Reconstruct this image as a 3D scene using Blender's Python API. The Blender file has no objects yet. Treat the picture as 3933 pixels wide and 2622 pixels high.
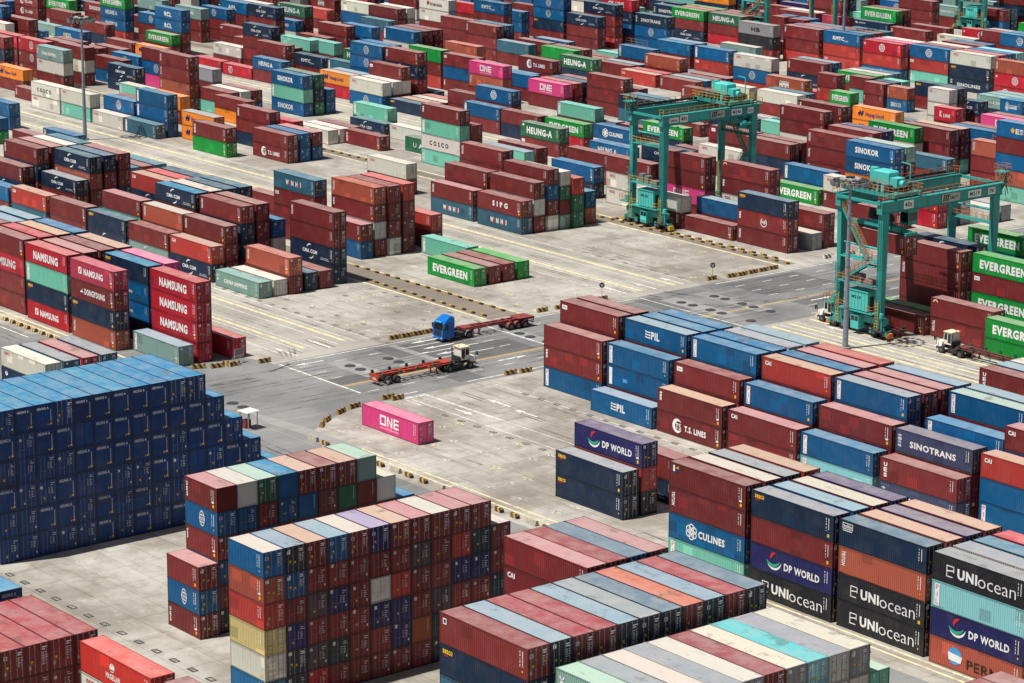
# Container terminal seen from the air.  World axes: X = long axis of the containers (m), Y = across the rows, Z up.
import bpy, bmesh, math, random, re
import numpy as np
from mathutils import Matrix, Vector
random.seed(7)
SC = bpy.context.scene
COL = SC.collection
# ------------------------------------------------------------------ camera
YAW, PITCH, ROLL, FPX, CH = 2.46917784, 0.244953237, 0.00311358442, 10904.18, 99.6928
CAMLOC = np.array([300.0, -205.0, CH])
_f = np.array([math.cos(PITCH)*math.cos(YAW), math.cos(PITCH)*math.sin(YAW), -math.sin(PITCH)])
_r = np.cross(_f, [0, 0, 1]); _r /= np.linalg.norm(_r); _u = np.cross(_r, _f)
_r, _u = _r*math.cos(ROLL)+_u*math.sin(ROLL), -_r*math.sin(ROLL)+_u*math.cos(ROLL)
cd = bpy.data.cameras.new('camera'); cam = bpy.data.objects.new('camera', cd); COL.objects.link(cam)
cam.matrix_world = Matrix(((_r[0], _u[0], -_f[0], CAMLOC[0]), (_r[1], _u[1], -_f[1], CAMLOC[1]), (_r[2], _u[2], -_f[2], CAMLOC[2]), (0, 0, 0, 1)))
cd.sensor_width = 36.0; cd.lens = FPX/3933*36.0; cd.clip_start = 1.0; cd.clip_end = 6000.0
SC.camera = cam
# ------------------------------------------------------------------ light
SUNV = Vector((-0.11, -0.40, 1.0)).normalized()          # towards the sun
SUN_ELEV = math.asin(SUNV.z); SUN_ROT = math.atan2(SUNV.x, SUNV.y)
W = bpy.data.worlds.new("World"); SC.world = W; W.use_nodes = True
nt = W.node_tree; bg = nt.nodes['Background']
sky = nt.nodes.new('ShaderNodeTexSky'); sky.sky_type = 'NISHITA'; sky.sun_disc = False
sky.sun_elevation = SUN_ELEV; sky.sun_rotation = SUN_ROT; sky.air_density = 1.0; sky.dust_density = 2.5; sky.ozone_density = 1.0
nt.links.new(sky.outputs[0], bg.inputs[0]); bg.inputs[1].default_value = 0.05
sl = bpy.data.lights.new('sun', 'SUN'); sl.energy = 5.0; sl.angle = math.radians(0.5); sl.color = (1.0, 0.965, 0.91)
so = bpy.data.objects.new('sun', sl); COL.objects.link(so); so.location = (0, 0, 300)
so.rotation_euler = SUNV.to_track_quat('Z', 'Y').to_euler()
SC.view_settings.view_transform = 'Standard'; SC.view_settings.look = 'None'
SC.view_settings.exposure = 0.14; SC.view_settings.gamma = 1.0; SC.view_settings.use_curve_mapping = False
# ------------------------------------------------------------------ colours (linear base colours)
def lin(r, g, b):
    return tuple(((c/255)/12.92 if c/255 <= .04045 else ((c/255+.055)/1.055)**2.4) for c in (r, g, b))
PAL = {'m': lin(124, 44, 45), 'r': lin(178, 60, 54), 'c': lin(170, 86, 66), 'R': lin(186, 32, 50), 'n': lin(20, 46, 74), 'b': lin(4, 90, 140),
       'B': lin(52, 100, 122), 'g': lin(8, 150, 58), 'G': lin(40, 106, 74), 't': lin(116, 194, 172), 'a': lin(140, 202, 208), 'w': lin(214, 212, 200),
       'y': lin(208, 192, 130), 'o': lin(240, 138, 44), 'p': lin(220, 68, 134), 'k': lin(36, 38, 44), 'u': lin(36, 38, 96), 's': lin(132, 166, 158),
       'e': lin(148, 152, 154), 'q': lin(186, 60, 84), 'z': lin(78, 62, 68), 'd': lin(34, 48, 62), 'O': lin(150, 74, 34), 'N': lin(4, 58, 116), 'i': lin(70, 80, 110), 'j': lin(206, 54, 46), 'l': lin(120, 172, 206), 'v': lin(176, 160, 200)}
CNAME = {'m': 'maroon', 'r': 'brick red', 'c': 'rust orange', 'R': 'bright red', 'n': 'navy', 'b': 'blue', 'B': 'slate blue', 'g': 'bright green', 'G': 'dark green',
         't': 'mint green', 'a': 'pale aqua', 'w': 'off-white', 'y': 'pale yellow', 'o': 'orange', 'p': 'pink', 'k': 'black', 'u': 'indigo', 's': 'grey green', 'e': 'grey', 'q': 'rose red', 'l': 'light blue', 'v': 'lavender', 'z': 'dark grey', 'd': 'dark slate', 'O': 'dark orange', 'N': 'navy blue', 'i': 'slate purple', 'j': 'orange red'}
ROOFTINT = {'c': lin(190, 158, 138), 'p': lin(180, 132, 132), 'w': lin(200, 192, 178), 'e': lin(150, 154, 158), 'l': lin(138, 160, 172), 'v': lin(160, 150, 176), 't': lin(164, 188, 172), 'N': lin(50, 130, 168),  # faded roof coats; skylight is painted into the navy wall's pale blue
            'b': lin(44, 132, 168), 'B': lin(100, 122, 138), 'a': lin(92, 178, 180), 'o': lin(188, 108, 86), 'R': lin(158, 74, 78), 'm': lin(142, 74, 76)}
# ------------------------------------------------------------------ materials
def newmat(name):
    m = bpy.data.materials.new(name); m.use_nodes = True
    n = m.node_tree.nodes; b = n['Principled BSDF']; return m, m.node_tree, b
def N(t, kind, **kw):
    n = t.nodes.new(kind)
    for k, v in kw.items():
        if k in n.inputs.keys() if isinstance(k, str) else False: n.inputs[k].default_value = v
        else: setattr(n, k, v)
    return n
def mixc(t, fac, a, b, blend='MIX'):
    n = t.nodes.new('ShaderNodeMix'); n.data_type = 'RGBA'; n.blend_type = blend
    for sock, v in ((0, fac), (6, a), (7, b)):
        if hasattr(v, 'is_linked') or hasattr(v, 'links'): t.links.new(v, n.inputs[sock])
        else: n.inputs[sock].default_value = v if sock == 0 else (*v[:3], 1)
    return n.outputs[2]
def math_(t, op, a, b=0.0):
    n = t.nodes.new('ShaderNodeMath'); n.operation = op
    for i, v in enumerate((a, b)):
        if hasattr(v, 'links'): t.links.new(v, n.inputs[i])
        else: n.inputs[i].default_value = v
    return n.outputs[0]
def ramp(t, v, p0, p1):
    n = t.nodes.new('ShaderNodeMapRange'); n.interpolation_type = 'SMOOTHSTEP'
    t.links.new(v, n.inputs[0]); n.inputs[1].default_value = p0; n.inputs[2].default_value = p1
    return n.outputs[0]
def noise(t, vec, scale, detail=4, rough=.6, mapscale=None, offset=None):
    n = t.nodes.new('ShaderNodeTexNoise'); n.inputs['Scale'].default_value = scale; n.inputs['Detail'].default_value = detail; n.inputs['Roughness'].default_value = rough
    if mapscale:
        mp = t.nodes.new('ShaderNodeMapping'); mp.inputs['Scale'].default_value = mapscale; t.links.new(vec, mp.inputs[0]); vec = mp.outputs[0]
    t.links.new(vec, n.inputs['Vector']); return n.outputs[0]
def paint(name, src='object', roof=False, gloss=.5):
    """Weathered steel paint; the coat's colour comes from the object (or from the mesh for the far stacks)."""
    m, t, b = newmat(name)
    oi = t.nodes.new('ShaderNodeObjectInfo')
    if isinstance(src, tuple):
        rg = t.nodes.new('ShaderNodeRGB'); rg.outputs[0].default_value = (*src, 1); col = rg.outputs[0]
    elif src == 'object': col = oi.outputs['Color']
    else:
        at = t.nodes.new('ShaderNodeAttribute'); at.attribute_name = 'coat'; col = at.outputs['Color']
    tc = t.nodes.new('ShaderNodeTexCoord'); vec = t.nodes.new('ShaderNodeVectorMath'); vec.operation = 'ADD'
    rnd = t.nodes.new('ShaderNodeCombineXYZ')
    for i in range(3): t.links.new(math_(t, 'MULTIPLY', oi.outputs['Random'], 40.0+37*i), rnd.inputs[i])
    geo = t.nodes.new('ShaderNodeNewGeometry')
    t.links.new(geo.outputs['Position'] if src != 'object' else tc.outputs['Object'], vec.inputs[0]); t.links.new(rnd.outputs[0], vec.inputs[1]); v = vec.outputs[0]
    big = noise(t, v, .5, 5, .65)
    fine = noise(t, v, 3.0, 4, .7)
    if roof:
        fade = ramp(t, big, .30, .72)
        c = mixc(t, math_(t, 'MULTIPLY', fade, .32), col, lin(186, 178, 170))
        dark = ramp(t, noise(t, v, .8, 6, .75, (0.45, 1.5, 1)), .57, .72)
        c = mixc(t, math_(t, 'MULTIPLY', dark, .5), c, lin(74, 64, 58))
        pud = ramp(t, noise(t, v, .36, 5, .66), .57, .68)
        c = mixc(t, math_(t, 'MULTIPLY', pud, .5), c, lin(92, 86, 80))
        rust = ramp(t, noise(t, v, 1.5, 6, .75), .63, .69)
        c = mixc(t, math_(t, 'MULTIPLY', rust, .62), c, lin(112, 66, 42))
        spk = ramp(t, noise(t, v, 5.0, 2, .5), .73, .77)
        c = mixc(t, math_(t, 'MULTIPLY', spk, .6), c, lin(48, 42, 40))
        b.inputs['Roughness'].default_value = .62
    else:
        c = mixc(t, math_(t, 'MULTIPLY', ramp(t, big, .40, .80), .08), col, lin(176, 164, 154))
        streak = noise(t, v, 1.0, 5, .6, (5.0, 5.0, .35))
        c = mixc(t, math_(t, 'MULTIPLY', ramp(t, streak, .55, .76), .42), c, lin(64, 40, 32))
        sn = t.nodes.new('ShaderNodeVectorMath'); sn.operation = 'SNAP'; t.links.new(v, sn.inputs[0]); sn.inputs[1].default_value = (1.55, 9.0, 1.25)
        wn = t.nodes.new('ShaderNodeTexWhiteNoise'); t.links.new(sn.outputs[0], wn.inputs['Vector'])
        lt = t.nodes.new('ShaderNodeMix'); lt.data_type = 'RGBA'; lt.blend_type = 'MULTIPLY'; lt.inputs[0].default_value = 1.0; t.links.new(col, lt.inputs[6]); lt.inputs[7].default_value = (1.6, 1.45, 1.4, 1)
        c = mixc(t, math_(t, 'MULTIPLY', math_(t, 'GREATER_THAN', wn.outputs['Value'], .94), .7), c, lt.outputs[2])
        dkp = math_(t, 'LESS_THAN', wn.outputs['Value'], .04)
        c = mixc(t, math_(t, 'MULTIPLY', dkp, .3), c, lin(40, 26, 24))
        rust = ramp(t, fine, .66, .74)
        c = mixc(t, math_(t, 'MULTIPLY', rust, .45), c, lin(104, 54, 34))
        b.inputs['Roughness'].default_value = gloss
    t.links.new(c, b.inputs['Base Color']); b.inputs['Specular IOR Level'].default_value = .35
    return m
def flat(name, c, rough=.6, metal=0.0, var=.15, scale=2.0):
    m, t, b = newmat(name)
    tc = t.nodes.new('ShaderNodeNewGeometry'); n = noise(t, tc.outputs['Position'], scale, 4, .65)
    cc = mixc(t, ramp(t, n, .3, .7), tuple(x*(1-var) for x in c), tuple(min(1, x*(1+var)) for x in c))
    t.links.new(cc, b.inputs['Base Color']); b.inputs['Roughness'].default_value = rough; b.inputs['Metallic'].default_value = metal
    return m
M = {}
M['paint'] = paint('container_paint'); M['roof'] = paint('container_roof_paint', roof=True)
M['fpaint'] = paint('far_container_paint', 'mesh'); M['froof'] = paint('far_roof_paint', 'mesh', roof=True)
M['bar'] = flat('galvanised_bar', lin(150, 146, 142), .45, .5)
M['white'] = flat('white_lettering', lin(240, 240, 238), .5, 0, .06); M['black'] = flat('black_paint', lin(24, 24, 26), .5)
M['red'] = flat('red_lettering', lin(206, 34, 40), .5); M['yellow'] = flat('yellow_paint', lin(236, 184, 30), .55); M['navy'] = flat('navy_lettering', lin(34, 44, 110), .5)
M['sgreen'] = flat('sea_green_lettering', lin(40, 170, 130), .5); M['lblue'] = flat('sky_blue_lettering', lin(70, 160, 220), .5)
M['teal'] = paint('crane_teal', lin(50, 156, 150)); M['tealhi'] = paint('machinery_teal', lin(80, 192, 184))
M['orange'] = flat('handrail_orange', lin(206, 122, 60), .6); M['amber'] = flat('handrail_yellow', lin(206, 164, 60), .6)
M['rubber'] = flat('tyre_rubber', (.018, .018, .02), .85); M['dark'] = flat('dark_machinery', (.03, .03, .034), .6); M['greymetal'] = flat('grey_metal', lin(128, 130, 134), .5, .3)
M['pole'] = flat('mast_grey', lin(138, 146, 158), .5, .2); M['glass'] = flat('tinted_glass', (.015, .02, .025), .08); M['blue'] = flat('truck_blue', lin(10, 106, 190), .28, 0, .05)
M['cabw'] = flat('cab_white', lin(226, 222, 212), .35, 0, .07); M['chred'] = flat('chassis_red', lin(132, 58, 54), .65, 0, .3); M['chorange'] = flat('chassis_orange', lin(168, 62, 42), .6, 0, .3)
M['hub'] = flat('wheel_hub', lin(110, 108, 106), .5, .4); M['lamp'] = flat('lamp_lens', lin(220, 222, 224), .25)
M['steel'] = flat('pale_steel', lin(176, 176, 172), .5, .2); M['chdark'] = flat('chassis_brown', lin(104, 58, 52), .65, 0, .2); M['gdark'] = flat('guide_green', lin(10, 92, 66), .5)
def stripes(name, c1, c2, period, axis=0, slant=.6, wear=.3):
    m, t, b = newmat(name); tc = t.nodes.new('ShaderNodeTexCoord'); s = t.nodes.new('ShaderNodeSeparateXYZ'); t.links.new(tc.outputs['Object'], s.inputs[0])
    v = math_(t, 'ADD', s.outputs[axis], math_(t, 'MULTIPLY', s.outputs[2], slant))
    f = math_(t, 'GREATER_THAN', math_(t, 'FRACT', math_(t, 'DIVIDE', v, period)), .5)
    c = mixc(t, f, c1, c2); g = t.nodes.new('ShaderNodeNewGeometry')
    c = mixc(t, math_(t, 'MULTIPLY', ramp(t, noise(t, g.outputs['Position'], 2.2, 5, .7), .45, .7), wear), c, lin(120, 108, 92))
    t.links.new(c, b.inputs['Base Color']); b.inputs['Roughness'].default_value = .75; return m
M['hazard'] = stripes('hazard_stripes', lin(186, 146, 74), lin(44, 40, 38), .8, 0, .6, .5)
M['hazardtan'] = stripes('tan_hazard_stripes', lin(206, 178, 112), lin(112, 90, 60), .55, 0, 0, .5); M['hazardpale'] = stripes('pale_hazard_stripes', lin(226, 222, 214), lin(112, 82, 70), .8)
# ------------------------------------------------------------------ mesh helpers
class MB:
    """Collects boxes, bars, tubes and polygons and links them as ONE mesh object."""
    def __init__(s): s.v = []; s.f = []; s.mi = []
    def add(s, vs, fs, mi=0):
        o = len(s.v); s.v += [tuple(v) for v in vs]; s.f += [tuple(i+o for i in f) for f in fs]; s.mi += [mi]*len(fs); return s
    def box(s, x0, x1, y0, y1, z0, z1, mi=0):
        return s.add([(x0, y0, z0), (x1, y0, z0), (x1, y1, z0), (x0, y1, z0), (x0, y0, z1), (x1, y0, z1), (x1, y1, z1), (x0, y1, z1)],
                     [(0, 3, 2, 1), (4, 5, 6, 7), (0, 1, 5, 4), (1, 2, 6, 5), (2, 3, 7, 6), (3, 0, 4, 7)], mi)
    def taper(s, b, t, mi=0):   # b,t = (x0,x1,y0,y1,z)
        return s.add([(b[0], b[2], b[4]), (b[1], b[2], b[4]), (b[1], b[3], b[4]), (b[0], b[3], b[4]), (t[0], t[2], t[4]), (t[1], t[2], t[4]), (t[1], t[3], t[4]), (t[0], t[3], t[4])],
                     [(0, 3, 2, 1), (4, 5, 6, 7), (0, 1, 5, 4), (1, 2, 6, 5), (2, 3, 7, 6), (3, 0, 4, 7)], mi)
    def tube(s, p, q, r, n=8, r2=None, mi=0):
        p = Vector(p); q = Vector(q); d = (q-p); a = d.orthogonal().normalized(); c = d.normalized().cross(a); r2 = r if r2 is None else r2
        vs = []
        for k in range(n):
            w = 2*math.pi*k/n; e = a*math.cos(w)+c*math.sin(w); vs.append(p+e*r); vs.append(q+e*r2)
        fs = [(2*k, 2*((k+1) % n), 2*((k+1) % n)+1, 2*k+1) for k in range(n)]+[tuple(2*k for k in range(n))[::-1], tuple(2*k+1 for k in range(n))]
        return s.add(vs, fs, mi)
    def bar(s, p, q, w, h=None, mi=0):
        p = Vector(p); q = Vector(q); h = h or w; d = (q-p).normalized(); up = Vector((0, 0, 1)) if abs(d.z) < .95 else Vector((1, 0, 0))
        a = d.cross(up).normalized()*w/2; c = a.cross(d).normalized()*h/2
        vs = [p-a-c, p+a-c, p+a+c, p-a+c, q-a-c, q+a-c, q+a+c, q-a+c]
        return s.add(vs, [(0, 3, 2, 1), (4, 5, 6, 7), (0, 1, 5, 4), (1, 2, 6, 5), (2, 3, 7, 6), (3, 0, 4, 7)], mi)
    def prism(s, pts, a0, a1, axis='y', mi=0):   # polygon in (x,z) extruded along y, or in (y,z) along x
        n = len(pts)
        f = (lambda p, a: (p[0], a, p[1])) if axis == 'y' else ((lambda p, a: (a, p[0], p[1])) if axis == 'x' else (lambda p, a: (p[0], p[1], a)))
        vs = [f(p, a0) for p in pts]+[f(p, a1) for p in pts]
        return s.add(vs, [tuple(range(n)), tuple(range(2*n-1, n-1, -1))]+[(i, (i+1) % n+0, (i+1) % n+n, i+n)[::-1] for i in range(n)], mi)
    def wheel(s, c, r, w, axis='y', n=20, mi=0):
        d = Vector((0, w/2, 0)) if axis == 'y' else Vector((w/2, 0, 0)); c = Vector(c); return s.tube(c-d, c+d, r, n, mi=mi)
    def mesh(s, name, mats):
        me = bpy.data.meshes.new(name); me.from_pydata(s.v, [], s.f); me.polygons.foreach_set('material_index', s.mi)
        for m in (mats if isinstance(mats, (list, tuple)) else [mats]): me.materials.append(m)
        bm = bmesh.new(); bm.from_mesh(me); bmesh.ops.recalc_face_normals(bm, faces=bm.faces); bm.to_mesh(me); bm.free(); me.update(); return me
    def build(s, name, mats, parent=None, loc=None): return link(name, s.mesh(name, mats), parent, loc)
def link(name, me, parent=None, loc=None):
    o = bpy.data.objects.new(name, me); COL.objects.link(o)
    if parent is not None: o.parent = parent
    if loc is not None: o.location = loc
    return o
def tag(o, label=None, cat=None, group=None, kind=None):
    for k, v in (('label', label), ('category', cat), ('group', group), ('kind', kind)):
        if v: o[k] = v
    return o
def empty(name, loc=(0, 0, 0), rz=0.0):
    o = bpy.data.objects.new(name, None); COL.objects.link(o); o.location = loc; o.rotation_euler = (0, 0, rz); o.empty_display_size = .5; return o
def copy_tree(o, parent=None):
    c = o.copy(); COL.objects.link(c); c.parent = parent
    for ch in list(o.children): copy_tree(ch, c)
    return c
_tc = {}
def text_mesh(txt, bold=.0):
    """Verts/faces of a word in Blender's own font, scaled to the unit square."""
    k = (txt, bold)
    if k not in _tc:
        cu = bpy.data.curves.new('lettering', 'FONT'); cu.body = txt; cu.offset = bold*.85; cu.space_character = 1.0+bold*2.8; cu.resolution_u = 2; cu.space_line = .82; cu.align_x = 'CENTER' if '\n' in txt else 'LEFT'
        ob = bpy.data.objects.new('lettering', cu); COL.objects.link(ob); dg = bpy.context.evaluated_depsgraph_get(); dg.update()
        me = bpy.data.meshes.new_from_object(ob.evaluated_get(dg)); bpy.data.objects.remove(ob); bpy.data.curves.remove(cu)
        v = np.array([tuple(x.co) for x in me.vertices])[:, :2]; f = [tuple(p.vertices) for p in me.polygons]; bpy.data.meshes.remove(me)
        v = (v-v.min(0))/(v.max(0)-v.min(0)); _tc[k] = (v, f)
    return _tc[k]
# ------------------------------------------------------------------ ground, roads and markings
def ground_mat():
    m, t, b = newmat('yard_concrete'); g = t.nodes.new('ShaderNodeNewGeometry'); p = g.outputs['Position']
    a = noise(t, p, .05, 7, .68); f = noise(t, p, .45, 6, .7); s = noise(t, p, 1.0, 5, .65, (.05, .55, 1)); s2 = noise(t, p, 1.0, 4, .6, (.6, .07, 1))
    c = mixc(t, ramp(t, a, .36, .64), lin(138, 132, 122), lin(182, 178, 169))
    c = mixc(t, math_(t, 'MULTIPLY', ramp(t, f, .42, .78), .6), c, lin(124, 115, 103))
    c = mixc(t, math_(t, 'MULTIPLY', ramp(t, s, .52, .74), .6), c, lin(116, 108, 98))
    c = mixc(t, math_(t, 'MULTIPLY', ramp(t, s2, .55, .76), .5), c, lin(126, 118, 108))
    c = mixc(t, math_(t, 'MULTIPLY', ramp(t, noise(t, p, .22, 5, .7), .57, .70), .45), c, lin(202, 198, 188))
    c = mixc(t, math_(t, 'MULTIPLY', ramp(t, noise(t, p, .8, 4, .6), .66, .74), .6), c, lin(82, 73, 64))
    br = t.nodes.new('ShaderNodeTexBrick'); mp = t.nodes.new('ShaderNodeMapping'); t.links.new(p, mp.inputs[0]); t.links.new(mp.outputs[0], br.inputs['Vector'])
    br.offset = 0; br.inputs['Scale'].default_value = 1; br.inputs['Brick Width'].default_value = 5.2; br.inputs['Row Height'].default_value = 4.1; br.inputs['Mortar Size'].default_value = .045; br.inputs['Mortar Smooth'].default_value = .3
    br.inputs['Color1'].default_value = (1, 1, 1, 1); br.inputs['Color2'].default_value = (.76, .75, .73, 1); br.inputs['Mortar'].default_value = (.45, .43, .4, 1); br.inputs['Bias'].default_value = -.2
    c = mixc(t, .75, c, br.outputs['Color'], 'MULTIPLY')
    t.links.new(c, b.inputs['Base Color']); b.inputs['Roughness'].default_value = .85; b.inputs['Specular IOR Level'].default_value = .25; return m
def asphalt_mat(name, c0, c1, patch):
    m, t, b = newmat(name); g = t.nodes.new('ShaderNodeNewGeometry'); p = g.outputs['Position']
    c = mixc(t, ramp(t, noise(t, p, .05, 6, .65), .32, .68), c0, c1)
    c = mixc(t, math_(t, 'MULTIPLY', ramp(t, noise(t, p, 1.0, 5, .65, (.5, .05, 1)), .5, .75), .5), c, patch)
    c = mixc(t, math_(t, 'MULTIPLY', ramp(t, noise(t, p, 6.0, 3, .7), .4, .8), .35), c, tuple(x*.55 for x in c0))
    c = mixc(t, math_(t, 'MULTIPLY', ramp(t, noise(t, p, .7, 3, .5), .70, .75), .5), c, lin(62, 60, 58))
    t.links.new(c, b.inputs['Base Color']); b.inputs['Roughness'].default_value = .9; b.inputs['Specular IOR Level'].default_value = .2; return m
def mark_mat(name, c, wear, p0=.48, p1=.66):
    m, t, b = newmat(name); g = t.nodes.new('ShaderNodeNewGeometry'); p = g.outputs['Position']
    cc = mixc(t, math_(t, 'MULTIPLY', ramp(t, noise(t, p, .9, 5, .72), p0, p1), wear), c, lin(158, 152, 140))
    t.links.new(cc, b.inputs['Base Color']); b.inputs['Roughness'].default_value = .8; return m
M['ground'] = ground_mat(); M['asph'] = asphalt_mat('asphalt', lin(106, 106, 106), lin(138, 137, 135), lin(154, 152, 148)); M['asphd'] = asphalt_mat('dark_asphalt', lin(92, 92, 92), lin(110, 110, 108), lin(122, 120, 118))
M['strip'] = asphalt_mat('drain_strip_asphalt', lin(116, 108, 98), lin(136, 126, 114), lin(104, 96, 86))
M['pale'] = asphalt_mat('pale_concrete', lin(136, 135, 132), lin(152, 150, 147), lin(126, 124, 120)); M['lane'] = asphalt_mat('lane_concrete', lin(150, 146, 136), lin(176, 171, 161), lin(124, 119, 109))
M['mwhite'] = mark_mat('white_road_paint', lin(226, 224, 216), .8, .44, .64); M['myel'] = mark_mat('yellow_road_paint', lin(226, 186, 86), .5); M['mfaint'] = mark_mat('worn_slot_paint', lin(214, 210, 198), .95, .40, .58); M['mcream'] = mark_mat('faded_yellow_band', lin(216, 204, 158), .75, .42, .62)
def sheet(name, polys, mat, z, kind='structure'):
    v = []; f = []
    for p in polys:
        o = len(v); v += [(x, y, z) for x, y in p]; f.append(tuple(range(o, o+len(p))))
    me = bpy.data.meshes.new(name); me.from_pydata(v, [], f); me.materials.append(mat); bm = bmesh.new(); bm.from_mesh(me); bmesh.ops.recalc_face_normals(bm, faces=bm.faces)
    for fc in bm.faces:
        if fc.normal.z < 0: fc.normal_flip()
    bm.to_mesh(me); bm.free(); o = link(name, me); o['kind'] = kind; return o
R4 = lambda x0, x1, y0, y1: [(x0, y0), (x1, y0), (x1, y1), (x0, y1)]
sheet('ground', [R4(-2500, 1500, -900, 3500)], M['ground'], 0)
FX = -700
sheet('truck_lane', [R4(FX, -22.3, 75.6, 90), R4(FX, -22.3, 13.2, 27.8), R4(3.6, 500, 75.6, 90), R4(3.6, 500, 46.5, 56), R4(FX, -60, 134.5, 148.5), R4(FX, -60, 194.5, 209), R4(FX, -60, 256.5, 271)], M['lane'], .004)
sheet('road', [[(-22.2, 13.2), (-24, 9.5), (-37, 4), (-60, -9.6), (FX, -9.6), (FX, -27), (20.3, -27), (20.3, -66), (-90, -66), (-90, -400), (3, -400), (3, -67), (20.6, -67), (20.6, -27), (500, -27), (500, -10), (18, -10), (9.3, -6.2), (4.4, 2), (3.4, 11), (3, 800), (-22.2, 800)]] if 0 else
      [R4(-22.2, 3.2, 9, 900), R4(-60, 500, -30, -10), R4(FX, -60, -30, -9.6), [(-60, -9.9), (4.6, -9.9), (9.2, -6.0), (4.4, 1.6), (3.4, 8.9), (-24, 8.9), (-37, 4)], R4(-120, 20.0, -120, -30.1), [(4.7, -9.9), (17, -9.9), (9.3, -6.1)], R4(FX, -150, 236.5, 246)], M['asph'], .008)
sheet('dark_patch', [R4(-20.5, -14.2, 24.8, 39.5), R4(-14, -6.8, 29, 44), R4(-10.6, -6.8, 9.6, 22), R4(-20.6, -10.8, 74, 78.5), R4(-20.6, -10.6, 93, 108), R4(-5.6, 1.4, 93, 112), R4(-5.4, 1.4, 55, 76), R4(-19, 2, -25, -12), R4(-5.8, 1.6, 23.5, 28)], M['asphd'], .012)
sheet('pale_patch', [R4(-21, -10, 27.6, 28.9), [(-4.6, -7.6), (3.2, -8.9), (18, -7.2), (30, -6.0), (18, -6.0), (9, -5.9)], R4(-18, -4, 14.9, 18.4), R4(-19, -2, 45.6, 48.6), R4(-18.4, -3.6, 77.6, 80.9), R4(-18.4, -3.6, 84.4, 87.5)], M['pale'], .016)
sheet('drain_strip', [R4(FX, -24.6, 49.2, 54.9), R4(FX, -24.6, 110.2, 112.6), R4(FX, -60, 169.5, 172), R4(5, 500, 112, 116)], M['strip'], .008)
wl = []; yl = []; cl = []
def xline(Y, x0, x1, w=.16, to=None): (wl if to is None else to).append(R4(x0, x1, Y-w/2, Y+w/2))
def yline(X, y0, y1, w=.16, to=None): (wl if to is None else to).append(R4(X-w/2, X+w/2, y0, y1))
for x0, x1 in ((FX, -25),):
    for Y in (75.3, 78.6, 80.6, 84.6, 90.1): xline(Y, x0, x1, .15)
    for Y in (79.6, 86.4): xline(Y, x0, x1, .8, cl)
    for Y in (28.0, 25.6, 18.6, 22.6, 16.2, 12.9): xline(Y, x0, x1-1, .15)
    for Y in (24.5, 17.4): xline(Y, x0, x1-2, .7, cl)
for Y in (12.9, 16.1): xline(Y, 5, 300, .14)
for Y in (26.6,): xline(Y, 5, 300, .12)
for Y in (46.8, 50.2, 53.6): xline(Y, 5, 300, .18)
for Y in (81.1, 84.2, 88.9, 90.1, 76): xline(Y, 4.5, 300, .2)
for Y in (79.5, 82.8, 87.3): xline(Y, 4.5, 300, .6, cl)
for Y in (134.9, 138, 144, 148): xline(Y, FX, -60, .22)
for Y in (136.6, 146): xline(Y, FX, -60, .7, cl)
for Y in (195, 199, 205, 208.5, 257, 261, 267): xline(Y, FX, -60, .25)
xline(55.2, FX, -25, .35, cl); xline(48.8, FX, -25, .5, cl); xline(109.6, FX, -25, .5, cl); xline(113.1, FX, -25, .45, cl)
xline(-6.1, 20, 300, .35, cl); xline(-7.3, 20, 300, .35, cl); xline(-5.7, FX, -30, .45, cl); xline(-6.9, FX, -30, .3, cl); xline(-10.6, FX, -57, .2)
# crossing road
for y0, y1 in ((11, 46), (50, 76), (92, 220)): yline(-21.6, y0, y1, .22)
for y0, y1 in ((12, 16), (24.5, 46), (50, 76), (90, 220)): yline(2.0, y0, y1, .22)
for X in (-6.2, -6.6):
    for y0, y1 in ((9.6, 46.5), (48.5, 220)): yline(X, y0, y1, .14, yl)
for X in (-18.3, -14.5, -10.8, -2.1):
    for k in range(-1, 60):
        y = 10.6+k*5.9
        if y > 9 and not (46 < y+1 < 49.5) and not (76 < y+1 < 91) and not (27 < y+1 < 29): yline(X, y, y+2.0, .16)
for X in (-18.2, -14.3, -10.7): yline(X, 29.0, 39, .18)
xline(9.4, -21.6, -2.0, .3); xline(9.5, 3.2, 3.3, .2); yline(4.0, 12, 15.8, .3); xline(12.1, 3.2, 8, .2); xline(15.8, 3.6, 20, .18)
xline(46.2, -21.5, 1.8, .25); xline(76.2, -21.5, 1.8, .18)
def arrow(x, y, dx, dy, L=6.0, w=.34):
    px, py = -dy, dx; P = lambda a, b: (x+dx*a+px*b, y+dy*a+py*b)
    wl.append([P(0, -w/2), P(L*.62, -w/2), P(L*.62, w/2), P(0, w/2)]); wl.append([P(L*.60, -w*1.5), P(L, 0), P(L*.60, w*1.5)])
for x, y in ((-24.6, 88), (-24.6, 82.3), (-25, 76.7)): arrow(x, y, -1, 0)
for x, y in ((-24, 14.1), (-25, 20.5)): arrow(x, y, -1, 0)
for x, y in ((-20, 36.6), (-16.2, 36.0), (-12.5, 35.6), (-8.6, 34.5)): arrow(x, y, 0, -1, 5.6)
for x, y in ((-19.6, 15.6),): arrow(x, y, 0, -1, 5)
for x, y in ((-4.4, 35), (-4.2, 96), (-.6, 97)): arrow(x, y, 0, 1, 5)
for x, y in ((16, 21), (22, 20.6), (14, 86), (52, 85)): arrow(x, y, -1, 0, 5)
arrow(12.2, 14.6, 1, 0, 4)
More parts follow.
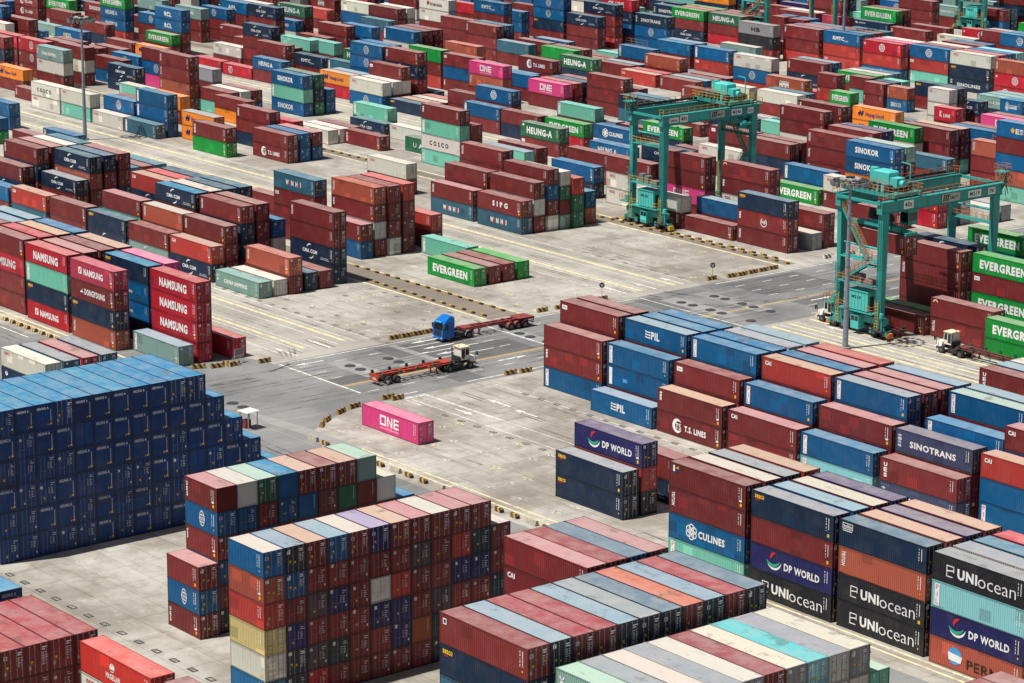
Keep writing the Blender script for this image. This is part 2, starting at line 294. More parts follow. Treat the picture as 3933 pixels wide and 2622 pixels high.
def worn_mat():
    m, t, b = newmat('tyre_rubber_marks'); g = t.nodes.new('ShaderNodeNewGeometry'); b.inputs['Base Color'].default_value = (.05, .047, .043, 1); b.inputs['Roughness'].default_value = .9
    a = math_(t, 'MULTIPLY', ramp(t, noise(t, g.outputs['Position'], 1.0, 5, .7, (.16, .16, 1)), .40, .68), math_(t, 'ADD', .25, math_(t, 'MULTIPLY', ramp(t, noise(t, g.outputs['Position'], 5.0, 3, .7), .35, .65), .45)))
    t.links.new(a, b.inputs['Alpha']); return m
tt = []
def track(pts, w):
    for (x0, y0), (x1, y1) in zip(pts, pts[1:]):
        d = math.hypot(x1-x0, y1-y0); nx, ny = -(y1-y0)/d*w/2, (x1-x0)/d*w/2; tt.append([(x0-nx, y0-ny), (x1-nx, y1-ny), (x1+nx, y1+ny), (x0+nx, y0+ny)])
rt = random.Random(21)
for Y in (19.6, 20.3, 22.4, 24.9, 17.5): track([(6, Y+.3), (30, Y), (60, Y+.1), (140, Y)], .28)
for Y in (77.0, 77.8, 82.2, 83.0, 88.0, 88.8, 15.0, 15.8, 20.4, 21.2, 26.4): track([(FX+200, Y), (-120, Y+rt.uniform(-.2, .2)), (-70, Y), (-25, Y+rt.uniform(-.3, .3))], .34)
for Y in (84.9, 85.7, 88.2, 89.0, 80.2): track([(5, Y), (60, Y+.2), (150, Y)], .34)
for k in range(26):
    x = rt.uniform(-70, 110); y = rt.choice((rt.uniform(91, 109), rt.uniform(29, 48), rt.uniform(-5, 12), rt.uniform(-74, -66))); L_ = rt.uniform(8, 26)
    if -25 < x+L_ and x < 5: continue
    track([(x, y), (x+L_*.5, y+rt.uniform(-.6, .6)), (x+L_, y+rt.uniform(-1.2, 1.2))], rt.uniform(.2, .4))
for X in (-19.6, -17.2, -15.9, -13.4, -12.2, -9.6, -8.2, -4.9, -3.2, -.8): track([(X, -28), (X+rt.uniform(-.3, .3), 20), (X, 60), (X, 120)], .34)
for k in range(6):
    o = 1.7*k+rt.uniform(-.3, .3); track([(-60, -12-o*.9), (-30, -11.5-o), (-10, -13-o), (20, -14-o), (60, -13.5-o)], .3)
for k in range(4):
    o = 1.1*k; track([(-40, 14.5+o), (-28, 13.6+o*.8), (-21, 10.5+o*.4), (-17.5-o*.3, 4), (-16.5-o*.3, -8), (-16-o*.3, -28)], .28)
for k in range(7):
    y = rt.uniform(76, 90); track([(-22.5, y), (-14, y+rt.uniform(0, 4)), (-8, y+rt.uniform(4, 14)), (-6, y+20)], .3)
sheet('tyre_track', tt, worn_mat(), .03)
sheet('road_marking', wl, M['mwhite'], .02); sheet('yellow_marking', yl, M['myel'], .024); sheet('lane_edge_band', cl, M['mcream'], .02)
# painted corner crosses of the empty slots and the dark slot-number pads
cr = []; cy = []; pad = []; num = []
rc = random.Random(3)
def crosses(xs, ys):
    for x in xs:
        for y in ys:
            if rc.random() < .3: continue
            (cr if rc.random() < .65 else cy).extend([R4(x-.9, x+.9, y-.09, y+.09), R4(x-.1, x+.1, y-.75, y+.75)])
crosses([-54.6+i*6.7 for i in range(5)], [30.6+2.87*i for i in range(6)])
crosses([-41.6+i*6.0 for i in range(3)], [58.8+2.87*i for i in range(6)])
crosses([12+i*6.2 for i in range(9)], [-3.6+2.87*i for i in range(6)])
crosses([-54+i*6.7 for i in range(5)], [92.4+2.87*i for i in range(6)])
crosses([30+6.6*i for i in range(11)], [-67.5-2.9*i for i in range(6)])
def padat(x, y, s=1.0):
    pad.append(R4(x-.62*s, x+.62*s, y-.36*s, y+.36*s))
    for k in range(3):
        a = x-.36+.3*k; num.append(R4(a, a+.12, y-.2, y+.2)); 
        if rc.random() < .7: num.append(R4(a, a+.26, y-.03, y+.05))
for i in range(26): padat(36.4+3.37*(i-1), -64.9 if i < 40 else 0)
for i in range(14): padat(-66+3.37*i*1.0, 28.9, .85)
for i in range(12): padat(14+3.37*i, 11.6, .9)
for i in range(30): padat(12+3.37*i, 26.6, .9)
for i in range(9): padat(-52+3.37*i, 47.2, .8)
for i in range(9): padat(-54+3.37*i, 32.6+8.6*(i % 2), .8)
for i in range(8): padat(-52+3.37*i, 90.8, .8)
sheet('slot_marking', cr, M['mfaint'], .02); sheet('slot_marking_yellow', cy, M['mcream'], .02); sheet('slot_number_pad', pad, flat('black_slot_pad', lin(52, 50, 48), .85, 0, .3, 2.0), .02); sheet('slot_number', num, M['mfaint'], .026)
mh = []
for x, y in ((-15.3, 86), (-12.9, 86.1), (-15.3, 79.2), (-12.8, 79.3), (-8.9, 79.4), (-6.25, 79.3), (-9, 86), (-6.3, 85.9), (-15, 47.2), (-12.5, 47.2), (-14.8, 23.3), (-12.4, 23.4), (-14.8, 16.7), (-12.3, 16.7), (-8.2, -7.1), (-5.7, -7.1), (-8.6, 47.2), (-6, 47.2), (-8.4, 23.3), (-2.6, 85.9), (0, 79.4)): mh.append((x, y))
mo = MB(); mo.tube((0, 0, 0), (0, 0, .06), .82, 24, .78); mo.tube((0, 0, .06), (0, 0, .075), .6, 24)
mpm = mo.mesh('manhole_cover', flat('cast_iron', lin(70, 70, 74), .6, .3, .2, 3.0))
for i, (x, y) in enumerate(mh):
    o = link('manhole_cover', mpm, None, (x, y, .016)); tag(o, 'round iron manhole cover, %s of its pair, in the crossing road' % ('left' if i % 2 == 0 else 'right'), 'manhole cover', 'manhole covers of the crossing road')
# ------------------------------------------------------------------ container stacks: "X_end Y_front is20 top_z n | tokens top to bottom"
# token = coat[^roof][.marking][!]   (! = plain end wall instead of doors on the seen end)
DATA = """102.54 -5.45 0 11.58 4|n^e.SE m u.DP k.UN
102.54 -2.58 0 11.58 4|b^l m m
102.54 0.29 0 11.58 4|m^w m
102.54 3.16 0 11.58 4|u n
115.54 -5.36 0 11.58 4|n^B.NO c.TX k.UN k.UN
115.54 -2.49 0 11.58 4|c^c m
115.54 0.38 0 11.58 4|u m
115.54 3.25 0 11.58 4|m^c m
128.84 -5.63 0 11.58 4|k^e.UN a.PV u.DP c.PE
128.84 -2.76 0 11.58 4|w^e m
128.84 0.11 0 11.58 4|B m
128.84 2.98 0 11.58 4|R m
89.23 -5.33 0 11.58 4|m.TB m.TX b.CU t.PV
89.23 -2.46 0 11.58 4|m^w m
89.23 0.41 0 11.58 4|k^e m
89.23 3.28 0 11.58 4|r^c m
62.73 0.3 0 5.79 2|n^e.SE n.SE
62.76 3.13 0 8.69 3|u.DP r k
62.37 8.63 0 5.79 2|m n.CX
48.58 28.77 0 5.79 2|m^c.tx m.TS
61.96 28.74 0 5.79 2|m^p.CA m
35.75 28.41 0 2.9 1|b^l.PI
74.95 28.72 0 5.79 2|b.PV a.PV
88.37 28.64 0 5.79 2|m.UE i.ST
22.5 31.18 0 8.69 3|m m.tx b.PV
35.48 31.42 0 8.69 3|b.PV b.PW m
48.46 31.76 0 8.69 3|m.TG m m
61.73 31.61 0 8.69 3|b.PV m b
74.97 31.67 0 8.69 3|m^p m m
87.98 31.52 0 8.69 3|i.ST m m
101.36 31.59 0 8.69 3|r^c.CA b b.PV
22.27 34.19 0 11.58 4|m.TG m m m
22.27 37.06 0 11.58 4|m m m m
35.44 34.49 0 11.58 4|b^l.PI m m m
35.44 37.36 0 11.58 4|b m m m
35.44 40.23 0 11.58 4|b m m m
48.4 34.62 0 11.58 4|b.PV b m m
48.4 37.49 0 11.58 4|b m m m
48.4 40.36 0 11.58 4|w^e b m m
48.4 43.23 0 11.58 4|a^l m m m
61.5 34.79 0 11.58 4|r^c.CA m m m
61.5 37.66 0 11.58 4|b m m m
61.5 40.53 0 11.58 4|m^p m m m
61.5 43.4 0 11.58 4|r m m m
74.57 34.6 0 11.58 4|b^e.PV b m m
74.57 37.47 0 11.58 4|m^p m m m
74.57 40.34 0 11.58 4|m^p m m m
74.57 43.21 0 11.58 4|b^l m m m
89.86 34.49 0 9.85 4|b.PV m m m
87.54 40.9 0 11.58 4|b^t.PV m m m
87.54 43.77 0 11.58 4|s^l m m m
102.09 34.6 0 11.58 4|m^p.CA b m m
74.58 60.61 0 8.69 3|m.UE m m
74.58 63.48 0 8.69 3|b^l m m
74.58 66.35 0 8.69 3|w m m
48.29 90.79 0 5.79 2|g.E g
34.77 93.95 0 5.79 2|m.LG m.TX
22.21 93.05 0 2.9 1|m
22.21 95.92 0 2.9 1|g
22.48 100.22 0 11.58 4|m m.TX m m
35.7 101.55 0 11.58 4|g.E m.TG g.E m
21.15 104.71 0 11.58 4|n.CM n n n
22.29 115.06 0 11.58 4|g.E b m m
23.13 0.38 0 2.9 1|p.ON
-69.29 -4.19 0 11.58 4|m R.N m m
-69.29 -1.32 0 11.58 4|R m m m
-69.29 1.55 0 11.58 4|m^c m m m
-69.29 4.42 0 11.58 4|b m m m
-83.55 4.69 0 11.29 4|b^l m m m
-83.09 1.58 0 11.29 4|B^l m m m
-83.46 -0.96 0 11.29 4|m m m m
-55.68 -4.63 0 11.58 4|R.N t.PV n.SE R.NL
-55.68 -1.76 0 11.58 4|m^p m m m
-55.68 1.11 0 11.58 4|m m m m
-55.68 3.98 0 11.58 4|m^c m m m
-42.12 -4.82 0 11.58 4|q.NL m.DY n.SE c.TX
-42.2 0.88 0 11.58 4|n^b.SE b.CL b.CL n
-42.2 3.75 0 11.58 4|p m m m
-29.07 0.72 0 11.58 4|R.N R.N R.N R.N
-28.23 5.8 0 2.9 1|R
-28.95 -2.46 0 2.9 1|s^l.PV
-23.8 -26.34 0 5.18 2|w.OO n.OB
-23.8 -23.47 0 5.18 2|B^e n
-23.8 -20.6 0 5.18 2|R^p m
-23.8 -17.73 0 5.18 2|B^e m
-84.16 35.37 0 11.58 4|n^b.CM m m m
-84.16 38.24 0 11.58 4|m^w m m
-84.16 41.11 0 11.58 4|n m m
-84.16 43.98 0 11.58 4|n m m
-70.6 35.38 0 11.58 4|m.TX n n m
-70.6 38.25 0 11.58 4|m m m
-70.8 32.38 0 8.69 3|m.TX m m
-70.78 29.76 0 5.79 2|r^c.CA n.CM
-83.49 29.64 0 5.79 2|m s.CM m
-83.34 32.33 0 8.69 3|c^w.TX m m
-96.64 29.64 0 5.79 2|n.SE n.CM m
-96.76 32.61 0 8.69 3|m^p t n.CM
-110.1 30.02 0 5.79 2|m m m
-122.9 29.68 0 5.79 2|r^c.CA B m
-136.14 29.69 0 5.18 2|b m m
-122.81 35.66 0 7.76 3|n^e.CM m m
-150.23 59.59 0 2.9 1|c.TX b.CO n.CM
-150.23 62.46 0 2.9 1|B m
-150.23 65.33 0 2.9 1|m m
-150.23 68.2 0 2.9 1|B m
-96.49 38.08 0 11.29 4|r^c.CA n.CM m
-96.49 40.95 0 11.29 4|R m
-96.49 43.82 0 11.29 4|n m
-135.73 35.39 0 11.58 4|m.TX n m
-135.73 38.26 0 11.58 4|m^p m
-135.73 41.13 0 11.58 4|w m
-135.73 44 0 11.58 4|B m
-136.8 32.91 0 8.4 3|m n.CM m
-122.63 38.27 0 11.58 4|n.CM c.TX m
-122.63 41.14 0 11.58 4|n^B m
-122.63 44.01 0 11.58 4|m m
-175.17 65.42 0 5.18 2|b.PV m
-175.54 58.8 0 5.5 2|m m
-56.75 29.27 0 2.59 1|s.CH
-56.75 32.14 0 2.59 1|w.OO
-56.35 34.72 0 5.79 2|c.TX m
-56.73 37.85 0 2.9 1|n
-57.82 44.16 0 11.58 4|m.TX m n.CM n
-56.61 40.55 0 2.9 1|m
-96.58 61.53 0 5.5 2|m m
-70.32 41.07 0 8.69 3|b w m
-82.64 57.73 0 11.29 4|B.WH m.TG m m
-70.44 61.08 0 11.58 4|c^o.TX m.tx w m
-69.91 63.65 0 11.58 4|m m m w
-70.04 66.59 0 11.58 4|r m m m
-70.17 58.19 0 5.79 2|m^p b
-69.76 72.08 0 5.79 2|r m
-56.43 69.31 0 2.9 1|t.PV
-43.04 60.54 0 2.9 1|g.E
-43.04 63.41 0 2.9 1|m
-43.04 66.28 0 2.9 1|m
-43.04 69.15 0 2.9 1|g
-83.31 91.41 0 5.5 2|m^p.TX B.WH
-82.82 94.14 0 8.54 3|m m m
-69.51 91.16 0 5.79 2|m.SI B.WH
-69.42 93.85 0 8.69 3|m w m
-69.21 96.65 0 10.66 4|m b m w
-69.09 99.27 0 9.99 4|w G m s
-68.45 101.75 0 8.69 3|r G G
-69.54 105.36 0 5.79 2|b c
-214.99 73.15 0 5.5 2|b.PV b
-201.76 63.2 0 5.18 2|b
-225.88 91.01 0 5.79 2|w.CS w.OO
-213.65 91.26 0 5.79 2|w.OO t.PV
-200.29 91.07 0 2.9 1|w.OO
-187.67 91.21 0 2.9 1|B.PV
-200.22 93.79 0 5.79 2|b.CO m
-187.77 94.19 0 8.69 3|b.PV b.PV b
-213.2 115.44 0 11.58 4|m.TX m.TX c.TX m
-199.76 104.72 0 5.79 2|o m
-173.72 96.28 0 5.79 2|o^e.HL o.HL
-161.54 91.22 0 5.79 2|m.UE g
-239.3 117.86 0 5.79 2|n.CM n.CM
-214.08 105.82 0 5.5 2|t^w.PV m
-202.81 98.24 0 5.18 2|m
-255.56 109.05 0 8.69 3|s.CH w.OO m
-256.37 115.04 0 8.69 3|m w m
-269.65 112.21 0 8.69 3|R.CI m.CI m.CA
-282.8 112.45 0 8.69 3|R.OR m m
-255.78 98.94 0 5.18 2|o.HL m
-240.21 94.82 0 2.59 1|m.TX
-283.56 154.77 0 5.18 2|g.E m
-283.22 157.34 0 10.98 4|b.BC b.BC m m
-299.55 173.19 0 8.4 3|s.CH m m
-296.82 179.12 0 8.08 3|b.CO m m
-310.84 158.21 0 10.98 4|g.E b.HA b.SK
-323.18 160.84 0 7.76 3|m.SK m m
-365.5 180.35 0 2.9 1|n.CM m m
-333.91 156.56 0 5.18 2|m m
-347.45 154.07 0 7.76 3|m.TS m.TS m
-351.84 165.79 0 5.79 2|g.E m
-305.39 128.16 0 8.69 3|m m
-331.9 150.11 0 2.59 1|s m
-283.02 129.73 0 8.08 3|b.ES m
-304.75 130.64 0 5.79 2|b.CO m
-309.16 151.66 0 5.18 2|m n
-297.45 161.07 0 7.76 3|b.CO m
-304.72 121.42 0 8.4 3|w e
-294.03 149.76 0 2.59 1|m m
-266.65 130.6 0 5.79 2|m m
-253.81 127.48 0 5.79 2|b.CO m
-251.37 121.72 0 5.79 2|m b.CO
-238.74 126.47 0 8.69 3|m b.CO
-281.36 150.39 0 2.59 1|o.HL m
-255.96 156.5 0 5.18 2|w.OO m
-227.68 130.45 0 5.79 2|e m
-257.97 163.59 0 5.79 2|m m.OR
-241.68 149.9 0 2.59 1|R.OR
-255.15 150.35 0 2.59 1|R m
-201.03 117.7 0 5.18 2|m
-201.03 120.57 0 5.18 2|w
-201.03 123.44 0 5.18 2|m
-189.34 114.18 0 5.18 2|m
-162.25 101.94 0 7.76 3|m.UE
-258 166.43 0 8.69 3|n.CM m m
-281.88 174.87 0 5.18 2|m.CA m
-299.83 186.84 0 8.69 3|b.AP m m
-295.89 190.21 0 8.69 3|w.OO m m
-311.47 124.33 0 11.58 4|b m m
-322.42 130.69 0 8.69 3|m m m
-269.6 101.95 0 10.66 4|m n m
-271.49 124.44 0 5.79 2|m m
-271.49 127.31 0 5.79 2|m m
-270.52 119.06 0 7.76 3|m m m
-270.52 121.93 0 7.76 3|m m m
-269.45 175.47 0 11.58 4|n.CM m m
-242.84 156.4 0 11.29 4|n.CM m m
-270.86 184.83 0 10.98 4|G.HG m m
-270.78 182 0 7.76 3|b.CU w m
-240.9 165.64 0 7.76 3|t m
-256.95 181.64 0 5.18 2|m m
-244.97 175.33 0 5.79 2|t.PV m
-244.08 163.17 0 5.79 2|m m m
-231.94 152.87 0 8.69 3|m m
-229.45 150.15 0 5.5 2|b.HA m
-230.48 162.15 0 5.18 2|n.KM m
-215.98 161.6 0 5.5 2|B.PV m
-202.51 158.48 0 11.29 4|b.CO b.CO b
-202.51 161.35 0 11.29 4|b b b
-229.15 175.26 0 5.18 2|G.HH m
-192.04 130.33 0 8.69 3|b.SK t.PV b.SK
-192.04 133.2 0 8.69 3|G n G
-192.35 136.31 0 5.18 2|b b
-203.5 150.92 0 5.5 2|o^c.HL R
-203.5 153.79 0 5.5 2|b^l m
-189.19 148.77 0 5.79 2|w.OO b.CO
-189.19 151.64 0 5.79 2|w m m
-189.39 154.12 0 8.69 3|m.TG w m
-188.81 158.11 0 11.58 4|m.TX n.CM m
-204.5 176.13 0 8.69 3|g m r
-163.04 131.14 0 5.44 2|t.PV n
-160.6 128.68 0 2.9 1|n.CM
-148.4 129.77 0 2.9 1|w.OO
-176.23 150.05 0 2.59 1|n.SE m
-176.23 152.92 0 2.59 1|m^c m
-176.23 155.79 0 2.59 1|m^w m
-176.23 158.66 0 2.59 1|r m
-149.02 97.14 0 5.5 2|m m.TS
-149.02 100.01 0 5.5 2|b b
-149.02 102.88 0 5.5 2|m^p b
-159.99 105.86 0 5.79 2|R.TS
-161.36 115.24 0 2.9 1|w
-161.36 118.11 0 2.9 1|w
-161.36 120.98 0 2.9 1|m
-149.13 119.2 0 2.9 1|m.UE
-135.1 123.94 0 2.9 1|G.UA
-122.5 118.55 0 11.58 4|m.tx t.PV w.CS t.PV
-121.81 121.03 0 8.69 3|m m m m
-83.89 98.42 0 11.58 4|m.TX m m m
-109.53 96.37 0 5.79 2|w.OO
-149.43 149.49 0 5.5 2|b.PV m.TG
-149.05 152.33 0 8.69 3|b.CO m
-163.46 156.05 0 5.5 2|m m
-191.65 176.1 0 8.4 3|m.TG b m.tx
-178.89 173.63 0 8.4 3|p.ON c.TX m
-180.75 183.11 0 5.5 2|b.PV m
-204.38 186.22 0 8.69 3|c m m
-246.9 220.72 0 2.9 1|b.CU m
-229.88 211.9 0 8.4 3|m.TX m m
-229.88 214.77 0 8.4 3|B m m
-242.33 213.79 0 8.4 3|m m m
-267.5 236.05 0 7.76 3|R.CA m m
-250.94 236.48 0 7.76 3|b.EM b m
-242.59 224.29 0 11.58 4|b.KM m m
-255.97 217.41 0 11.58 4|w.IA w.OO m
-284.21 213.43 0 8.08 3|w.OO b m
-271.97 213.68 0 8.08 3|m m
-271.97 216.55 0 8.08 3|w e
-283.6 228.09 0 8.69 3|m w m
-311.43 222.06 0 5.79 2|m.HM m m
-299.27 211.15 0 5.18 2|r m
-250.08 189.88 0 7.76 3|b b m
-270.81 209.95 0 5.5 2|B m
-255.31 186.32 0 7.76 3|m m
-217.17 178.12 0 11.29 4|b.PV w m
-217.17 180.99 0 11.29 4|m m m
-217.17 183.86 0 11.29 4|m m m
-270.72 219.43 0 2.9 1|R m
-270.72 222.3 0 2.9 1|b m
-270.72 225.17 0 2.9 1|m m
-270.72 228.04 0 2.9 1|g m
-243.89 244.21 0 10.98 4|b.CO b.CO n.SE
-266.5 249.05 0 5.18 2|b b
-255.51 246.61 0 7.76 3|m m m
-229.84 243.61 0 8.08 3|n.CM m
-229.34 248.66 0 10.66 4|n.CM m m
-228.65 253.51 0 11.58 4|R.CK n.CM b.SK r.CA
-216.14 254.06 0 8.69 3|n.ST b.CO b
-243.72 284.23 0 5.79 2|n.ST m m
-224.4 273.56 0 7.76 3|g.E m.TX n.CM
-224.4 276.43 0 7.76 3|R m
-224.4 279.3 0 7.76 3|g m
-211.12 273.98 0 7.76 3|G.HH m R
-211.12 276.85 0 7.76 3|m m
-211.12 279.72 0 7.76 3|m m
-192.94 240.74 0 5.79 2|b m
-192.94 243.61 0 5.79 2|b^l m
-191.63 227.71 0 5.79 2|b.PV m
-176.76 223.03 0 5.79 2|c.TX m
-179.46 240.78 0 5.79 2|b.PV r.CA
-150.06 226.01 0 8.69 3|w.OO b.CO r
-179.85 249.43 0 5.79 2|s^w m
-176.43 185.59 0 8.69 3|m.TS m m
-188.01 206.87 0 5.79 2|G.HH n
-218.25 220.54 0 2.59 1|b.CO m
-203.03 213.61 0 5.5 2|g m
-202.97 216.62 0 5.5 2|m m
-230.79 219.21 0 2.9 1|b m
-217.06 211.46 0 5.5 2|B^l m
-216.38 216.88 0 5.5 2|m m
-216.86 223.03 0 5.18 2|b^l m
-190.64 219.88 0 2.9 1|m.TX m
-190.64 222.75 0 2.9 1|b^l m
-176.61 215.58 0 2.9 1|r^c.CA g
-176.61 218.45 0 2.9 1|R m
-149.12 182.55 0 8.4 3|m m
-163.38 215.84 0 2.9 1|m.TX m.TX
-163.38 218.71 0 2.9 1|b^l m
-163.38 221.58 0 2.9 1|m m
-149.71 210.09 0 2.9 1|m.TX m
-150.23 219.69 0 2.9 1|w.OO m
-163.82 178.31 0 5.79 2|p.ON m m
-163.82 181.18 0 5.79 2|r m m
-163.82 184.05 0 5.79 2|n n m
-163.82 186.92 0 5.79 2|m m m
-177.66 180.5 0 5.79 2|b m
-179.15 188.01 0 5.5 2|b m
-163.36 163.65 0 5.5 2|b b
-149.56 187.17 0 5.79 2|m m.UE
-137.11 164.48 0 5.5 2|t.PV m
-136.77 180.83 0 5.5 2|n B.FE
-136.77 183.7 0 5.5 2|B m
-121.57 142.32 0 5.79 2|G.HG m.TG
-123.85 150.42 0 5.5 2|g.E R
-136.84 149.43 0 5.5 2|m n
-123.69 163.02 0 2.9 1|b.CU m
-109.07 149.69 0 2.9 1|b.HA n.CM
-94.04 131.48 0 5.79 2|m m
-70.37 121.13 0 8.69 3|m w.OO w.OO
-109.93 164.35 0 5.18 2|g.E n
-57.52 122.31 0 11.58 4|m m p.ON m
-96.19 160.52 0 2.59 1|m.TG m
-82.7 157.48 0 8.69 3|m.TG m
-122.39 180.12 0 2.59 1|m m
-82.36 154.32 0 5.5 2|w.OO m
-82.67 164.75 0 5.5 2|m m m
-43.29 124.14 0 11.29 4|m.LG m.tx w.OO
-108.55 123.16 0 5.18 2|t^l m
-110.21 127.67 0 5.18 2|m m
-86.11 121.27 0 5.79 2|b n
-68.68 127.95 0 10.37 4|n.CM n.CM
-43.8 116.24 0 2.59 1|m
-44 119.19 0 5.5 2|b^l
-30.91 116.58 0 8.69 3|n^B.SE m.UP m.TX
-56.53 115.9 0 5.5 2|w m
-30.36 124.43 0 5.79 2|m m
-30.09 121.38 1 2.9 1|e^w
-56.67 148.97 0 2.9 1|g.E
-43.89 149.5 0 5.79 2|w.OO m.tx
-56.47 151.76 0 5.79 2|b.PV b
-29.53 150.92 0 5.79 2|R R.CI
-29.53 153.79 0 5.79 2|b b
-29.53 156.66 0 5.79 2|w e
-33.01 145.83 0 2.9 1|m
-190.3 306.77 0 8.69 3|g.E m
-190.3 309.64 0 8.69 3|m m
-190.25 304.18 0 5.79 2|n.GE m
-165.13 268.79 0 8.69 3|b.KM r r.CA
-165.13 271.66 0 8.69 3|B m m
-165.13 274.53 0 8.69 3|m m m
-165.13 277.4 0 8.69 3|B m m
-177.6 267.78 0 8.69 3|m.tx m r
-177.6 270.65 0 8.69 3|u m m
-148.41 265.11 0 8.69 3|R.CI r b.CO
-148.41 267.98 0 8.69 3|p.MA m m
-148.41 270.85 0 8.69 3|w m m
-136.18 267.68 0 8.69 3|b.CO r.TG t.PV
-136.18 270.55 0 8.69 3|m m m
-136.18 273.42 0 8.69 3|w m m
-123.34 267.45 0 8.69 3|w.OO n.SE n.SL
-123.34 270.32 0 8.69 3|R m m
-123.34 273.19 0 8.69 3|b m m
-123.34 276.06 0 8.69 3|a m m
-108.37 265.63 0 8.69 3|c^o.TX R.CI R.OR
-151.42 243.88 0 5.79 2|m.TX n.CM
-151.42 246.75 0 5.79 2|b^l m
-136.37 222.98 0 5.79 2|c.HM n
-124.13 220.56 1 8.69 3|m r.CA w.OO
-109.4 209.73 1 7.76 3|g.E m
-134.56 243.2 0 5.18 2|g.E m
-134.56 246.07 0 5.18 2|t^w m
-134.56 248.94 0 5.18 2|B m
-131.85 238.15 1 5.5 2|m t
-125.53 236.1 1 5.18 2|m m.tx
-125.53 238.97 1 5.18 2|n m
-125.53 241.84 1 5.18 2|t m
-118.17 235.83 1 5.18 2|c.TX b.SK
-120.44 245.58 1 2.9 1|m.TX m.GS
-95.92 224.77 1 8.69 3|w.OO w
-95.92 227.64 1 8.69 3|n m
-110.27 242.46 0 5.79 2|n.SE m
-90.63 221.19 1 5.79 2|R.KL m
-93.98 231.98 1 5.79 2|n.CM m
-71.72 221.12 0 5.79 2|p.ON m
-71.72 223.99 0 5.79 2|m m
-29.9 179.13 0 14.48 5|b.ES m
-89.04 239.34 1 5.79 2|b.CU m
-92.42 242.64 0 5.18 2|s.CH n
-92.42 245.51 0 5.18 2|s m
-92.42 248.38 0 5.18 2|s m
-96.49 209.75 0 5.5 2|o.HL o.HL
-68.11 185.38 0 8.69 3|g.E w
-83.56 176.65 0 10.66 4|m.TX m
-96.57 183.85 0 5.18 2|t m
-96.57 186.72 0 5.18 2|n m
-55.82 156.84 0 11.58 4|m.TX m.TX m.tx
-70.17 176.55 0 8.4 3|m m
-70.17 179.42 0 8.4 3|u m
-43.52 154.53 0 11.58 4|b.SK b.SK
-43.52 157.4 0 11.58 4|s^t m
-54.96 180.47 0 5.18 2|B.PY m
-55.57 194.29 0 8.69 3|b.PV b.PV
-55.57 197.16 0 8.69 3|m m
-41.02 191.05 0 8.69 3|m m
-41.61 185.47 0 8.69 3|c.TX m m.ZI
-62.2 188.94 0 8.69 3|m m
-62.2 191.81 0 8.69 3|m^c m
-82.89 180.85 0 11.29 4|m.tx m
-119.27 217.27 1 2.9 1|m m
-69.73 154.32 0 8.69 3|m n m
-69.73 157.19 0 8.69 3|m m m
-203.18 333.71 0 7.76 3|m m m
-200.19 343.26 0 5.5 2|s.CH m
-161.57 304 0 5.18 2|w.OO m
-162.9 314.26 0 5.79 2|R.CI m
-147.75 303.83 0 7.76 3|m.tx m
-147.75 306.7 0 7.76 3|e m
-136.29 298.35 0 8.69 3|b.CO m
-136.29 301.22 0 8.69 3|b m
-149.96 293.31 0 5.79 2|m m
-149.96 296.18 0 5.79 2|b m
-176.45 303.02 0 5.5 2|m.tx m
-176.92 310.91 0 5.5 2|m m
-217.57 304.26 0 5.5 2|m m
-217.57 307.13 0 5.5 2|w m
-190.65 346.75 0 5.79 2|m b.CO
-190.65 349.62 0 5.79 2|B n
-204.47 304.01 0 5.79 2|q m
-189.39 264.04 0 8.69 3|e.HB k m
-227.43 309.94 0 5.18 2|m m
-207.68 292.33 0 5.79 2|m m
-207.68 295.2 0 5.79 2|b m
-192.02 287.45 0 5.79 2|R m
-192.02 290.32 0 5.79 2|B m
-125.64 210.35 0 5.18 2|w m
-125.64 213.22 0 5.18 2|B m
32.95 -64.05 0 17.38 6|N^N N^N.HN! N^N N^N.HN! N^N N^N
32.95 -61.6 0 17.38 6|N^N.HN! N^N N^N N^N N^N N^N
32.95 -59.15 0 17.38 6|N^N.HN! N^N.HN! N^N N^N N^N.HN! N^N
32.95 -56.7 0 17.38 6|N^N N^N.HN! N^N N^N.HN! N^N.HN! N^N
32.95 -54.25 0 17.38 6|N^N.HN! N^N N^N.HN! N^N N^N N^N
32.95 -51.8 0 17.38 6|N^N.HN! N^N.HN! N^N.HN! N^N.HN! N^N.HN! N^N.HN!
32.95 -49.35 0 17.38 6|N^N.HN! N^N.HN! N^N.HN! N^N N^N N^N
32.95 -46.9 0 17.38 6|N^N.HN! N^N.HN! N^N.HN! N^N N^N.HN! N^N.HN!
32.95 -44.45 0 17.38 6|N^N.HN! N^N.HN! N^N.HN! N^N.HN! N^N N^N
32.95 -42 0 17.38 6|N^N N^N.HN! N^N N^N N^N N^N.HN!
32.95 -39.55 0 17.38 6|N^N N^N.HN! N^N.HN! N^N N^N.HN! N^N
32.95 -37.1 0 14.48 5|N^N N^N.HN! N^N N^N.HN! N^N.HN!
32.95 -34.65 0 11.58 4|N^N N^N.HN! N^N N^N.HN!
32.95 -32.2 0 8.69 3|N^N N^N.HN! N^N
32.95 -29.75 0 5.79 2|N^N.HN! N^N.HN!
32.95 -27.3 0 2.9 1|N^N
66.45 -57.18 1 15.55 6|m^p.UE! b.CO m.tx b m k
66.45 -54.68 1 15.55 6|w^w.OO! b m b m m
66.45 -52.19 1 15.55 6|G^t m b m m m
66.45 -49.69 1 15.55 6|b^b! b m m m m
66.45 -47.2 1 15.55 6|m^c b! m m m m
66.45 -44.7 1 15.55 6|m m m m m m
66.45 -42.2 1 15.55 6|m^c G! m m m m
66.45 -39.71 1 15.55 6|s^t! m! m m m m
66.45 -37.21 1 12.96 5|w^w.OO! m m m m
66.45 -34.72 1 10.36 4|b m m m
66.7 -59.71 1 7.77 3|m^p b.CO m.UE
